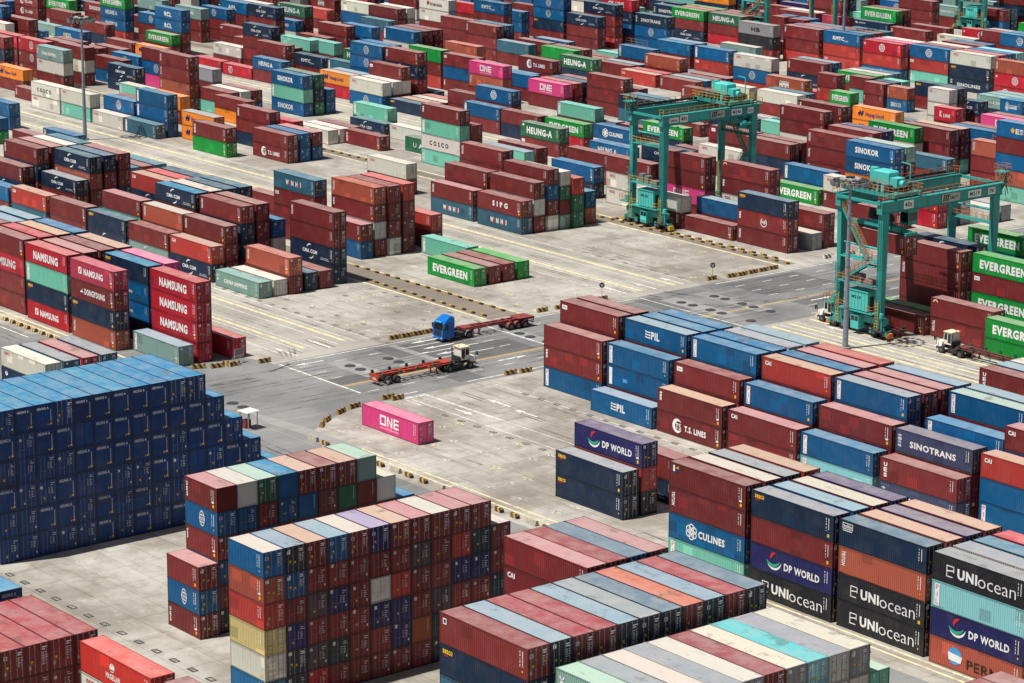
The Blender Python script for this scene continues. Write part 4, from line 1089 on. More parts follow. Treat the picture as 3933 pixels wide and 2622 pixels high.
        for k in range(5): hh = r.uniform(.1, .24); q(.98, 1.06, z-hh, z); z -= hh+r.uniform(.04, .2)
        if v in (1, 3): q(.55, .85, .42, .78, 1)
        if v == 3: q(.55, 1.0, .95, 1.15)
        if v == 0: q(.62, .78, .62, .78, 1)
        d['sd%d' % v] = b.mesh('side_lettering', [M['white'], M['yellow']])
    # small pictures of a box: everything but the roof in one body
    b = MB(); b.box(-h, h, -w, w, .0, H-.03); d['plain'] = b.mesh('body', M['paint'])
    return d
CM = {True: make_meshes(6.058), False: make_meshes(12.192)}
MSLOT = {'white': M['white'], 'black': M['black'], 'red': M['red'], 'yellow': M['yellow'], 'navy': M['navy'], 'sgreen': M['sgreen'], 'lblue': M['lblue']}
_lm = {}
def logo_mesh(code, L):
    code = ALIAS.get(code, code); k = (code, L > 7)
    if k not in _lm:
        g = logo_geo(code, L)
        if not g: _lm[k] = None
        else:
            b = MB(); mats = []
            for i, (c, (V, F)) in enumerate(g.items()): mats.append(MSLOT[c]); b.add([(-L/2+s, -WC/2-.004-.0015*i, hh) for s, hh in V], F, i)
            me = bpy.data.meshes.new('lettering'); me.from_pydata(b.v, [], b.f); me.polygons.foreach_set('material_index', b.mi)
            for m in mats: me.materials.append(m)
            _lm[k] = me
    return _lm[k]
def end_logo(txt):
    k = ('end', txt)
    if k not in _lm:
        b = MB(); x = 12.192/2-.012
        if txt == 'HN':
            v, f = text_mesh('HEUNG A', .04); b.add([(x, -.95+q*1.45, 2.2+z*.3) for q, z in v], f)
            for j in range(7): b.add([(x, .72, 2.0-.2*j), (x, .79, 2.0-.2*j), (x, .79, 2.14-.2*j), (x, .72, 2.14-.2*j)], [(0, 1, 2, 3)])
            b.add([(x, .6, .42), (x, .84, .42), (x, .84, .62), (x, .6, .62)], [(0, 1, 2, 3)], 1); b.add([(x, .3, .42), (x, .46, .42), (x, .38, .6)], [(0, 1, 2)], 1)
        me = bpy.data.meshes.new('end_lettering'); me.from_pydata(b.v, [], b.f); me.polygons.foreach_set('material_index', b.mi); me.materials.append(M['white']); me.materials.append(M['yellow']); _lm[k] = me
    return _lm[k]
def jit(c, r, a=.10): k = 1+r.uniform(-a, a); return tuple(min(1, max(0, x*k*(1+r.uniform(-.04, .04)))) for x in c)
def coats(c):
    r = random.Random(int(c.X*131+c.Y*977+c.z*31)); body = jit(PAL[c.coat], r, .16 if c.coat in 'mrcb' else .08)
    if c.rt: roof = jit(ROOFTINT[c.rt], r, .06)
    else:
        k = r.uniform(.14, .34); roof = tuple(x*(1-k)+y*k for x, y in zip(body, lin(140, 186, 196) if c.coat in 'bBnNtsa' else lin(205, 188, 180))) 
    return body, roof, r
# ------------------------------------------------------------------ wording that singles each container out
ORD = ['front', 'second', 'third', 'fourth', 'fifth', 'sixth', 'seventh', 'eighth', 'ninth', 'tenth', 'eleventh', 'twelfth', 'thirteenth', 'fourteenth', 'fifteenth', 'sixteenth', 'seventeenth', 'eighteenth', 'nineteenth', 'twentieth', 'twenty-first', 'twenty-second', 'twenty-third', 'twenty-fourth', 'twenty-fifth', 'twenty-sixth']
def block(c):
    X, Y = c.X, c.Y
    if Y < -70: return 'bottom left corner block', -90
    if Y < -29 and X > 20:
        for x, nm in ((33, 'navy stepped wall'), (66.5, 'short-box wall left of centre'), (86.6, 'multicoloured door wall'), (112.9, 'low roofs right of centre'), (126, 'striped roofs bottom right'), (139.5, 'pale roofs bottom right'), (166, 'corner block bottom right')):
            if abs(X-x) < 3: return nm, -64.7
    if X > 5:
        if Y < 20: return 'nearest right block', -5.4
        if Y < 50: return 'second right block', 28.7
        return ('third right block', 60) if Y < 77 else ('block under nearer crane', 90)
    if Y < -15: return 'block behind the navy wall', -27
    if Y < 20: return 'nearest left block', -4.6
    if Y < 50: return 'second left block', 28.5
    if Y < 77: return 'third left block', 58.2
    if Y < 111: return 'fourth left block', 90.6
    if Y < 140: return 'block by farther crane', 115.6
    if Y < 171: return 'first distant block', 150
    if Y < 209: return 'second distant block', 173
    return 'farthest blocks', 210
cols = {}
for c in BOX:
    nm, y0 = block(c); c.blk = nm; c.row = max(0, round((c.Y-y0)/(2.48 if 'wall' in nm or 'roofs' in nm or 'corner' in nm else 2.87))); cols.setdefault((nm, c.row), {})[c.key] = c.X
def tierword(c):
    if c.n == 1: return 'alone on ground'
    return 'topmost' if c.tier == 0 else 'at the bottom' if c.tier == c.n-1 else ORD[c.tier]+' down'
def label(c):
    nm = c.blk; ks = cols[(nm, c.row)]; lst = sorted(ks, key=lambda k: (k[0], k[1])); rank = lst.index(c.key)
    row = ORD[min(c.row, 25)]+' row'; mk = MARK.get(c.logo, 'with plain side')
    if c.logo in (None,) and ('wall' in nm or 'roofs' in nm): mk = 'showing plain end' if c.plain else 'showing barred doors'
    if 'wall' in nm or 'roofs' in nm:
        place = 'column %s from left' % ('one' if c.row == 0 else ORD[c.row]); s = '%s container %s, %s, %s, %s' % (CNAME[c.coat], mk, tierword(c), place, nm)
        if len(s.replace(',', ' ').split()) > 16: s = '%s container, %s, %s, %s' % (CNAME[c.coat], tierword(c), place, nm)
    else:
        s = '%s container %s, %s, %s, %s stack, %s' % (CNAME[c.coat], mk, tierword(c), row, 'first' if rank == 0 else ORD[rank], nm)
        if len(s.replace(',', ' ').split()) > 16: s = '%s container, %s, %s, %s stack, %s' % (CNAME[c.coat], tierword(c), row, 'first' if rank == 0 else ORD[rank], nm)
    return s
# ------------------------------------------------------------------ the containers that show largest, each a thing with its parts
def part(name, me, par, col_):
    o = link(name, me, par); o.color = (*col_, 1); return o
def build_container(c, big, loc=None, lab=None, grp=None):
    d = CM[c.L < 7]; body, roof, r = coats(c); root = empty('shipping_container', loc or (c.X-c.L/2, c.Y+WC/2, c.z+.002)); root.scale = (1, 1, (c.h-.004)/HS)
    tag(root, lab or label(c), 'container', grp or 'containers of the '+c.blk)
    dk = tuple(x*.60+.004 for x in body); part('frame', d['frame'], root, dk); part('side_panel', d['side_s'], root, body); part('side_panel', d['side_n'], root, body); part('roof_panel', d['roof'], root, roof)  # frame coat darkened: dull rusty rails, plus gap shade between boxes painted in
    part('end_panel', d['end_w'], root, body); v = r.randint(0, 3)
    if c.plain:
        part('end_panel', d['end_e'], root, body)
        if c.logo == 'HN': link('lettering', end_logo('HN'), root)
    else:
        ds = [part('door', d['door_a'], root, body), part('door', d['door_b'], root, body)]
        if big:
            for i in range(4): link('locking_bar', d['bar%d' % i], ds[i//2])
            link('door_lettering', d['dd%d' % v], ds[1])
    link('side_lettering', d['sd%d' % v], root)
    if c.logo:
        me = logo_mesh(c.logo, c.L)
        if me: link('lettering', me, root)
    return root
for i in INDIV: build_container(BOX[i], area[i] > 110)
# ------------------------------------------------------------------ all other stacks: ONE object
V = []; F = []; MI = []; CO = []
def quad(a, b, c_, d_, mi, co):
    o = len(V); V.extend((a, b, c_, d_)); F.append((o, o+1, o+2, o+3)); MI.append(mi); CO.extend([(*co, 1)]*4)
for i, c in enumerate(BOX):
    if i in isind: continue
    body, roof, r = coats(c); x0, x1, y0, y1, z0, z1 = c.X-c.L, c.X, c.Y, c.Y+WC, c.z+.01, c.z+c.h-.01
    dk = tuple(x*.42+.004 for x in body); vis = area[i] > 0  # dark edge coat: rail paint with the shade of the gaps painted in
    quad((x0, y1, z0), (x0, y1, z1), (x1, y1, z1), (x1, y1, z0), 0, body); quad((x0, y0, z0), (x0, y0, z1), (x0, y1, z1), (x0, y1, z0), 0, body)
    quad((x0, y0, z0), (x0, y1, z0), (x1, y1, z0), (x1, y0, z0), 0, dk)
    if not vis:
        quad((x0, y0, z1), (x1, y0, z1), (x1, y1, z1), (x0, y1, z1), 1, roof); quad((x0, y0, z0), (x1, y0, z0), (x1, y0, z1), (x0, y0, z1), 0, body); quad((x1, y0, z0), (x1, y1, z0), (x1, y1, z1), (x1, y0, z1), 0, body); continue
    e = .09
    quad((x0+e, y0+e, z1), (x1-e, y0+e, z1), (x1-e, y1-e, z1), (x0+e, y1-e, z1), 1, roof)
    for a in ((x0, x1, y0, y0+e), (x0, x1, y1-e, y1), (x0, x0+e, y0+e, y1-e), (x1-e, x1, y0+e, y1-e)): quad((a[0], a[2], z1), (a[1], a[2], z1), (a[1], a[3], z1), (a[0], a[3], z1), 0, tuple(.55*x+.2*y for x, y in zip(roof, body)))
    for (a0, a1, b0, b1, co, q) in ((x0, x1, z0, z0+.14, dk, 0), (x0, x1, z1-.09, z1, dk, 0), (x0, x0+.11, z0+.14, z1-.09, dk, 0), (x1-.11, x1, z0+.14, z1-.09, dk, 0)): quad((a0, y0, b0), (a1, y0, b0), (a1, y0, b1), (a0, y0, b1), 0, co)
    nw = 20 if c.L > 7 else 10; pw = (c.L-.22)/nw
    for k in range(nw):
        xa = x0+.11+k*pw; quad((xa, y0+.02, z0+.14), (xa+pw*.5, y0+.02, z0+.14), (xa+pw*.5, y0+.02, z1-.09), (xa, y0+.02, z1-.09), 0, body); quad((xa+pw*.5, y0+.02, z0+.14), (xa+pw, y0+.07, z0+.14), (xa+pw, y0+.07, z1-.09), (xa+pw*.5, y0+.02, z1-.09), 0, body)
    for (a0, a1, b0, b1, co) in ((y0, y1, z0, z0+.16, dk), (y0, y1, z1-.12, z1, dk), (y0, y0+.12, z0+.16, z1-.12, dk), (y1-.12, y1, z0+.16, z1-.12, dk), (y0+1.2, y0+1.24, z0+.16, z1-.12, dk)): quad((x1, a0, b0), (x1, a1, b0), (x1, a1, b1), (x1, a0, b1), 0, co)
    for (a0, a1) in ((y0+.12, y0+1.2), (y0+1.24, y1-.12)): quad((x1-.03, a0, z0+.16), (x1-.03, a1, z0+.16), (x1-.03, a1, z1-.12), (x1-.03, a0, z1-.12), 0, body)
    wht = (.72, .72, .7)
    if c.plain:
        for k in range(7): ya = y0+.14+k*.31; quad((x1-.005, ya, z0+.16), (x1-.005, ya+.15, z0+.16), (x1-.005, ya+.15, z1-.12), (x1-.005, ya, z1-.12), 0, body)
        if c.logo == 'HN':
            pale = (.6, .6, .62); v_, f_ = text_mesh('HEUNG A', .04); o = len(V); V.extend([(x1+.006, y0+.27+p*1.5, z0+2.2+q*.34) for p, q in v_]); F.extend([tuple(q+o for q in f) for f in f_]); MI.extend([0]*len(f_)); CO.extend([(*pale, 1)]*len(v_))
            for j in range(9): quad((x1+.006, y0+1.93, z0+2.02-.17*j), (x1+.006, y0+2.02, z0+2.02-.17*j), (x1+.006, y0+2.02, z0+2.14-.17*j), (x1+.006, y0+1.93, z0+2.14-.17*j), 0, pale)
            yw = lin(236, 184, 30); quad((x1+.006, y0+1.8, z0+.4), (x1+.006, y0+2.06, z0+.4), (x1+.006, y0+2.06, z0+.62), (x1+.006, y0+1.8, z0+.62), 0, yw); quad((x1+.006, y0+1.5, z0+.4), (x1+.006, y0+1.68, z0+.4), (x1+.006, y0+1.6, z0+.6), (x1+.006, y0+1.58, z0+.6), 0, yw)
        else: quad((x1+.006, y0+1.9, z0+.9), (x1+.006, y0+1.97, z0+.9), (x1+.006, y0+1.97, z0+2.3), (x1+.006, y0+1.9, z0+2.3), 0, (.45, .45, .45))
    elif r.random() < .97:
        if r.random() < .6 or c.coat == 'n':
            ws = r.uniform(.24, .34); yb_ = y0+r.uniform(.2, .4); zs_ = z0+r.uniform(1.85, 2.1); quad((x1+.004, yb_, zs_), (x1+.004, yb_+ws, zs_), (x1+.004, yb_+ws, zs_+ws*1.1), (x1+.004, yb_, zs_+ws*1.1), 0, wht)
        if r.random() < .5 or c.coat == 'n': za = z0+r.uniform(.5, .9); quad((x1+.004, y0+.68, za), (x1+.004, y0+.88, za), (x1+.004, y0+.88, za+.22), (x1+.004, y0+.68, za+.22), 0, lin(220, 172, 40))
        if r.random() < .4: quad((x1+.004, y0+1.95, z0+.5), (x1+.004, y0+2.15, z0+.5), (x1+.004, y0+2.15, z0+.75), (x1+.004, y0+1.95, z0+.75), 0, wht)
        for k in range(5): quad((x1+.004, y0+1.32, z1-.95-.17*k), (x1+.004, y0+1.32+r.uniform(.1, .2), z1-.95-.17*k), (x1+.004, y0+1.32+r.uniform(.1, .2), z1-.88-.17*k), (x1+.004, y0+1.32, z1-.88-.17*k), 0, tuple(.6*q for q in wht))
        for k in (.62, 1.35): quad((x1+.035, y0+k*.6, z0+.98), (x1+.035, y0+k*.6+.42, z0+1.02), (x1+.035, y0+k*.6+.42, z0+1.07), (x1+.035, y0+k*.6, z0+1.03), 0, tuple(q*.6+.14 for q in body))
        for a in (.36, .9, 1.54, 2.08): quad((x1+.03, y0+a, z0+.1), (x1+.03, y0+a+.05, z0+.1), (x1+.03, y0+a+.05, z1-.1), (x1+.03, y0+a, z1-.1), 0, tuple(x*.6+.14 for x in body))
        for k in range(6): w_ = r.uniform(.15, .5 if k < 2 else .32); quad((x1+.004, y0+1.65, z1-.5-.2*k-.12*(k > 1)), (x1+.004, y0+1.65+w_, z1-.5-.2*k-.12*(k > 1)), (x1+.004, y0+1.65+w_, z1-.42-.2*k-.12*(k > 1)), (x1+.004, y0+1.65, z1-.42-.2*k-.12*(k > 1)), 0, tuple(.8*q for q in wht))
    for s_, hs in ((.66, (1.3, 2.5)), (1.0, (1.5, 2.4))): quad((x1-s_-.08, y0-.004, z0+hs[0]), (x1-s_, y0-.004, z0+hs[0]), (x1-s_, y0-.004, z0+hs[1]), (x1-s_-.08, y0-.004, z0+hs[1]), 0, tuple(.5*x+.5*y for x, y in zip(wht, body)))
    if c.logo:
        for cn, (vv, ff) in logo_geo(ALIAS.get(c.logo, c.logo), c.L).items():
            co = {'white': wht, 'black': (.02, .02, .02), 'red': PAL['R'], 'yellow': lin(236, 184, 30), 'navy': lin(34, 44, 110), 'sgreen': lin(40, 170, 130), 'lblue': lin(70, 160, 220)}[cn]
            o = len(V); V.extend([(x0+s_, y0-.006, z0+hh*c.h/HS) for s_, hh in vv]); F.extend([tuple(q+o for q in f) for f in ff]); MI.extend([0]*len(ff)); CO.extend([(*co, 1)]*len(vv))
me = bpy.data.meshes.new('container_stacks'); me.from_pydata(V, [], F); me.polygons.foreach_set('material_index', MI); me.materials.append(M['fpaint']); me.materials.append(M['froof'])
at = me.attributes.new('coat', 'FLOAT_COLOR', 'POINT'); at.data.foreach_set('color', np.array(CO, np.float32).ravel())
tag(link('container_stacks', me), 'remaining stacks of mixed coloured containers filling the far yard', 'containers', None, 'stuff')
# ------------------------------------------------------------------ rubber-tyred gantry cranes (local x along the lane, y across the span, origin midway between the near legs)
def railing(b, p, q, h=1.05, post=1.5, r=.03, mid=True):
    p = Vector(p); q = Vector(q); n = max(1, round((q-p).length/post))
    for k in range(n+1): a = p.lerp(q, k/n); b.bar(a, a+Vector((0, 0, h)), r*1.7)
    for z in ((h, h*.55) if mid else (h,)): b.bar(p+Vector((0, 0, z)), q+Vector((0, 0, z)), r*1.5)
def ladder(b, p, q, w=.5, side=(1, 0, 0)):
    p = Vector(p); q = Vector(q); s = Vector(side)*w/2; n = int((q-p).length/.4)
    b.bar(p-s, q-s, .07); b.bar(p+s, q+s, .07)
    for k in range(1, n): a = p.lerp(q, k/n); b.bar(a-s, a+s, .05)
def sign(par, name, txt, x, y0, y1, z0, z1, logo=False, col_='black'):
    """A plate on the +x face of a girder, reading along +y."""
    p = MB(); p.box(x, x+.03, y0, y1, z0, z1); o = p.build(name, M['steel'] if logo else M['white'], par)
    b = MB(); v, f = text_mesh(txt, .035); m = .12*(y1-y0); yy0 = y0+m+(.35*(y1-y0) if logo else 0); yy1 = y1-m; zz0 = z0+.2*(z1-z0); zz1 = z1-.2*(z1-z0)
    if logo: zz0 += .06; zz1 -= .25
    b.add([(x+.036, yy0+(yy1-yy0)*a, zz0+(zz1-zz0)*c) for a, c in v], f)
    if logo:
        for k in range(3): y = y0+.2+.42*k; b.add([(x+.036, y, z0+.15), (x+.036, y+.26, z0+.15), (x+.036, y+.5, z1-.18), (x+.036, y+.24, z1-.18)], [(0, 1, 2, 3)])
        b.add([(x+.036, y0+.45, z1-.3), (x+.036, y0+1.75, z1-.3), (x+.036, y0+1.75, z1-.16), (x+.036, y0+.5, z1-.16)], [(0, 1, 2, 3)])
    me = bpy.data.meshes.new('sign_lettering'); me.from_pydata(b.v, [], b.f); me.materials.append(M[col_]); link('sign_lettering', me, o)
def make_crane(num, span=23.5, base=8.4, ztop=20.2, trolley=.2, spreader=None, rail='orange', far=False, stair_near=True, maker=None):
    root = empty('gantry_crane'); hb = base/2; zg = ztop-1.75; RM = M[rail]; T_ = M['teal']
    for sx in (-1, 1):
        for y in (0, span):
            b = MB(); x = sx*hb
            b.taper((x-.34, x+.34, y-.42, y+.42, 3.1), (x-.42, x+.42, y-.66, y+.66, zg)); b.box(x-.55, x+.55, y-.62, y+.62, 3.0, 3.25); b.build('leg', T_, root)
    for sx in (-1, 1):
        b = MB(); x = sx*hb; b.box(x-.5, x+.5, -1.0, span+1.0, zg+.002, ztop); b.box(x-.62, x+.62, -1.05, span+1.05, ztop, ztop+.07); b.box(x-.6, x+.6, -1.02, span+1.02, zg-.06, zg)
        for k in range(9): yy = -.4+k*span/8; b.box(x-.54, x+.54, yy-.03, yy+.03, zg, ztop)
        g = b.build('main_girder', T_, root)
        b = MB(); b.box(x-.09, x+.09, -.9, span+.9, ztop+.07, ztop+.22); b.build('trolley_rail', M['dark'], g)
        b = MB(); xo = x+sx*.95; b.box(min(x+sx*.55, xo+sx*.1), max(x+sx*.55, xo+sx*.1), -1.2, span+1.2, ztop-.02, ztop+.06); b.build('walkway', T_, g)
        b = MB(); railing(b, (xo, -1.2, ztop+.06), (xo, span+1.2, ztop+.06), post=1.45, r=.038); railing(b, (xo, span+1.2, ztop+.06), (x, span+1.2, ztop+.06)); railing(b, (xo, -1.2, ztop+.06), (x, -1.2, ztop+.06)); b.build('handrail', RM, g)
        if sx < 0:
            b = MB(); b.box(x-1.0, x-.62, 1.0, span-1, ztop+.3, ztop+.62); 
            for k in range(14): b.box(x-1.05, x-.6, 1.2+k*(span-2.4)/14, 1.5+k*(span-2.4)/14, ztop+.25, ztop+.72)
            b.build('cable_carrier', M['dark'], g)
        if sx > 0:
            xx = x+.5
            q = span/23.5
            sign(g, 'load_plate', '40t', xx+.05, 3.4*q, 5.4*q, zg+.25, zg+1.5)
            sign(g, 'company_plate', 'SMCT', xx+.05, 11.4*q, 15.2*q, zg+.22, zg+1.5, True)
            sign(g, 'number_plate', num, xx+.05, 17.0*q, 19.8*q, zg+.3, zg+1.35)
            sign(g, 'maker_plate', maker or 'ZPMC', xx+.05, 21.3*q, 22.9*q, zg+.3, zg+1.3)
            if maker: sign(g, 'sponsor_plate', 'Sumitomo', xx+.05, .5, 2.6, zg+.35, zg+1.25)
            b = MB()
            for yy in (2.3, 8.6, 16): b.bar((xx, yy, zg), (xx+.25, yy, zg-.35), .06); b.box(xx+.1, xx+.4, yy-.2, yy+.2, zg-.5, zg-.34)
            b.build('floodlight', M['greymetal'], g)
    for y in (0, span):      # sill beams, ties, bogies, wheels
        b = MB(); b.box(-hb-1.2, hb+1.2, y-.45, y+.45, 2.0, 3.0); s = b.build('sill_beam', T_, root)
        b = MB(); zt = 14.4 if rail == 'amber' else (11.2 if y == 0 else 14.2)
        b.box(-hb+.45, hb-.45, y-.28, y+.28, zt, zt+.16); b.tube((-hb, y, zt+1.9), (hb, y, zt+1.9), .16, 8); b.box(-hb+.4, hb-.4, y-.9, y+.9, zt-.1, zt)
        t_ = b.build('cross_tie', T_, root); b = MB()
        for yy in (y-.85, y+.85) if (y > 0 or rail == 'amber') else (y+.85,): railing(b, (-hb+.5, yy, zt), (hb-.5, yy, zt), 1.1, 1.2, .035)
        b.build('handrail', RM, t_)
        for sx in (-1, 1):
            b = MB(); x = sx*hb; b.taper((x-1.7, x+1.7, y-.35, y+.35, .95), (x-.7, x+.7, y-.45, y+.45, 2.0)); b.box(x-1.75, x-1.3, y-.5, y+.5, .6, 1.35); b.box(x+1.3, x+1.75, y-.5, y+.5, .6, 1.35)
            bo = b.build('bogie', T_, root)
            for dx in (-1.05, 1.05):
                w = MB(); w.wheel((x+dx, y, .78), .78, .62, 'y', 22); wh = w.build('wheel', M['rubber'], bo); w = MB(); w.wheel((x+dx, y, .78), .36, .66, 'y', 14); w.build('rim', M['hub'], wh)
            b = MB(); b.taper((x+sx*2.0-.3, x+sx*2.0+.3, y-.5, y+.5, .35), (x+sx*1.95-.25, x+sx*1.95+.25, y-.5, y+.5, 1.05)); b.build('wheel_guard', M['orange' if rail == 'orange' else 'amber'], bo)
            b = MB(); ladder(b, (x-sx*.2, y-.75, 1.0), (x-sx*.2, y-.75, 5.6 if y == 0 else 9), .55); b.build('ladder', M['amber'], s)
    # near-side machinery: power house, switch cabin, platforms
    b = MB(); b.box(-1.6, 2.4, -.95, 1.1, 3.7, 6.5); b.box(-1.7, 2.5, -1.05, 1.2, 6.5, 6.62); ph = b.build('power_house', M['tealhi'], root)
    v, f = text_mesh(num, .04); b = MB(); b.add([(-.9+a*1.9, -.956, 5.3+c*.5) for a, c in v], f); me = bpy.data.meshes.new('house_number'); me.from_pydata(b.v, [], b.f); me.materials.append(M['black']); link('house_number', me, ph)
    b = MB()
    for k in range(6): b.box(-1.5+k*.66, -1.46+k*.66, -.965, -.95, 3.8, 6.4)
    b.box(2.4, 2.43, -.5, .3, 3.9, 5.9); b.build('panel_seam', M['dark'], ph)
    b = MB(); b.box(-3.5, 3.6, -1.25, 1.3, 3.42, 3.55); b.box(-3.6, 3.5, -1.3, 1.2, 7.5, 7.62); pl = b.build('platform', T_, root); b = MB()
    railing(b, (-3.6, -1.3, 7.6), (3.5, -1.3, 7.6), 1.1, 1.1, .035); railing(b, (2.5, -1.25, 3.55), (3.6, -1.25, 3.55), 1.1, .6); railing(b, (3.6, -1.25, 3.55), (3.6, 1.2, 3.55), 1.1, .6); railing(b, (-3.5, -1.25, 3.55), (-1.8, -1.25, 3.55), 1.1, .7); b.build('handrail', RM, pl)
    for x0, x1, w_, z1 in ((-2.0, -.9, .5, 9.1), (-.6, .5, .5, 8.9), (1.2, 2.7, .7, 8.3)): b = MB(); b.box(x0, x1, -w_, w_, 7.62, z1); b.build('resistor_box', M['greymetal'], pl)
    r_ = random.Random(4)
    for k in range(5): b = MB(); xx = -hb+.55; z0_ = 4.2+k*2.6; b.bar((xx+.1*k, -.5, z0_), (xx+.1*k+.1, -.52, z0_+2.7), .07); b.build('cable', M['dark'], root)
    for sy in (-.5, .5): b = MB(); b.tube((hb-.5, sy, 7.0), (hb-.55, sy, zg), .06, 6); b.build('conduit', M['greymetal'], root)
    b = MB(); b.box(-.9, .7, -1.0, .6, .8, 2.9); cb = b.build('switch_cabin', M['tealhi'], root); b = MB(); b.box(-.8, -.15, -1.015, -.99, 2.0, 2.7); b.box(-.05, .6, -1.015, -.99, 2.0, 2.7); b.build('window', M['glass'], cb)
    b = MB(); b.box(3.0, 5.6, -1.1, 1.1, 1.1, 1.3); b.tube((4.6, -.2, 1.3), (4.6, -.2, 2.5), .38, 12); b.tube((3.6, .2, 1.9), (4.3, .9, 1.9), .55, 14); b.box(4.9, 5.5, .1, 1.0, 1.3, 2.2); b.build('generator_set', M['dark'], root)
    b = MB(); b.tube((5.0, -.6, 1.3), (5.0, -.6, 3.2), .1, 8); b.tube((5.0, -.6, 3.2), (5.0, -.6, 3.9), .34, 12); b.build('exhaust_drum', M['tealhi'], root)
    b = MB(); b.box(-hb-2.4, -hb-.5, -1.0, .9, 3.7, 3.85); b.box(-hb-1.6, -hb-.7, -.4, .5, 3.85, 4.7); sp_ = b.build('side_platform', T_, root); b = MB(); railing(b, (-hb-2.4, -1, 3.85), (-hb-.6, -1, 3.85), 1.1, .6); railing(b, (-hb-2.4, -1, 3.85), (-hb-2.4, .9, 3.85), 1.1, .6); b.build('handrail', RM, sp_)
    # leg ladders with cages and the zigzag stair between the near legs
    b = MB(); ladder(b, (hb-.1, -.7, 3.3), (hb-.1, -.75, zg-1), .5); ladder(b, (-hb-.1, -.7, 3.3), (-hb-.1, -.75, 10), .5)
    for z in range(5, 11): b.bar((-hb-.45, -.7, z), (-hb-.45, -1.35, z), .05); b.bar((-hb+.25, -.7, z), (-hb+.25, -1.35, z), .05); b.bar((-hb-.45, -1.35, z), (-hb+.25, -1.35, z), .05)
    b.build('caged_ladder', T_, root)
    ys = -.5 if stair_near else span+.5
    st = MB(); L_ = [((-hb+.9, ys, zg-.3), (hb-2.2, ys, 11.0)), ((hb-2.4, ys, 10.6), (-hb+1.3, ys, 7.7 if stair_near else 5))]
    for p, q in L_:
        for dy in (-.4, .4): st.bar((p[0], p[1]+dy, p[2]), (q[0], q[1]+dy, q[2]), .1, .3)
        n = 22
        for k in range(n): a = Vector(p).lerp(Vector(q), k/n); st.box(a.x-.14, a.x+.14, a.y-.4, a.y+.4, a.z-.03, a.z+.03)
    st.box(hb-2.5, hb-.6, ys-.6, ys+.6, 10.5, 10.62); so_ = st.build('stair', T_, root); b = MB()
    for p, q in L_:
        for dy in (-.42, .42): railing(b, (p[0], p[1]+dy, p[2]+.1), (q[0], q[1]+dy, q[2]+.1), 1.0, 1.0, .032)
    railing(b, (hb-2.5, ys-.6, 10.6), (hb-.6, ys-.6, 10.6)); b.build('handrail', RM, so_)
    # end frame with the festoon post
    b = MB(); yb = span+1.2; zb_ = ztop+.07
    b.box(-hb-.3, hb+.3, yb-.15, yb+.15, ztop-.5, ztop-.1) ; b.box(-hb-.3, hb+.3, -1.2, -.9, ztop-.5, ztop-.1); b.build('end_tie', T_, root)
    b = MB(); x = -hb if not spreader else hb; y = -1.0 if not spreader else span+1.4
    for dx in (-.5, .5):
        for dy in (-.5, .5): b.bar((x+dx, y+dy, ztop-1.2), (x+dx, y+dy, ztop+1.5), .1)
    for dx in (-.5, .5): b.bar((x+dx, y-.5, ztop-1.2), (x+dx, y+.5, ztop+1.5), .08); b.bar((x+dx, y+.5, ztop-1.2), (x+dx, y-.5, ztop+1.5), .08)
    b.box(x-.9, x+.9, y-.9, y+.9, ztop+1.5, ztop+1.62); fp = b.build('festoon_post', T_, root); b = MB()
    for e in (((-.9, -.9), (.9, -.9)), ((.9, -.9), (.9, .9)), ((-.9, .9), (.9, .9)), ((-.9, -.9), (-.9, .9))): railing(b, (x+e[0][0], y+e[0][1], ztop+1.6), (x+e[1][0], y+e[1][1], ztop+1.6), 1.1, .9)
    b.build('handrail', RM, fp); b = MB(); r_ = random.Random(5)
    for k in range(26): a = Vector((x+.6+r_.uniform(-.3, .9), y+r_.uniform(-.6, .8), ztop+r_.uniform(-1, 2.4))); b.tube(a, a+Vector((r_.uniform(-.5, .5), r_.uniform(-.5, .5), r_.uniform(-1.2, .3))), .06, 6)
    b.build('cable_bundle', M['dark'], fp)
    # trolley with its winches, cab and rail
    yt = trolley*span; t0, t1 = yt-2.9, yt+2.9; zt = ztop+.3
    b = MB(); b.box(-hb-.8, hb+.8, t0, t0+.5, zt, zt+.55); b.box(-hb-.8, hb+.8, t1-.5, t1, zt, zt+.55); b.box(-hb-.4, -hb+.4, t0, t1, zt, zt+.5); b.box(hb-.4, hb+.4, t0, t1, zt, zt+.5); b.box(-hb+.3, hb-.3, t0+.3, t1-.3, zt+.4, zt+.5)
    tr = b.build('trolley', T_, root)
    b = MB(); b.box(-1.2, 2.0, yt-1.0, yt+1.1, zt+1.1, zt+3.1); b.taper((-1.2, 2.0, yt-1.0, yt+1.1, zt+3.1), (-.9, 1.7, yt-.7, yt+.9, zt+3.3)); b.box(2.1, 3.5, yt-.9, yt+.8, zt+1.2, zt+2.5); b.tube((3.5, yt, zt+1.7), (4.2, yt, zt+1.7), .5, 12); b.box(-1.5, 2.4, yt-1.2, yt+1.2, zt+.5, zt+1.1); b.box(-2.3, -1.35, yt-.5, yt+.5, zt+.5, zt+3.4); b.build('machinery_house', M['tealhi'], tr)
    for x0, x1, dy in ((-3.6, -.3, -1.6), (.6, 3.6, 1.8)): b = MB(); b.tube((x0, yt+dy, zt+1.05), (x1, yt+dy, zt+1.05), .55, 16); b.build('winch_drum', M['dark'], tr)
    for x0, x1, y0, y1 in ((-3.4, -2.6, .6, 2.0), (2.4, 3.3, -2.4, -1.5)): b = MB(); b.box(x0, x1, yt+y0, yt+y1, zt+.5, zt+1.6); b.build('motor', M['dark'], tr)
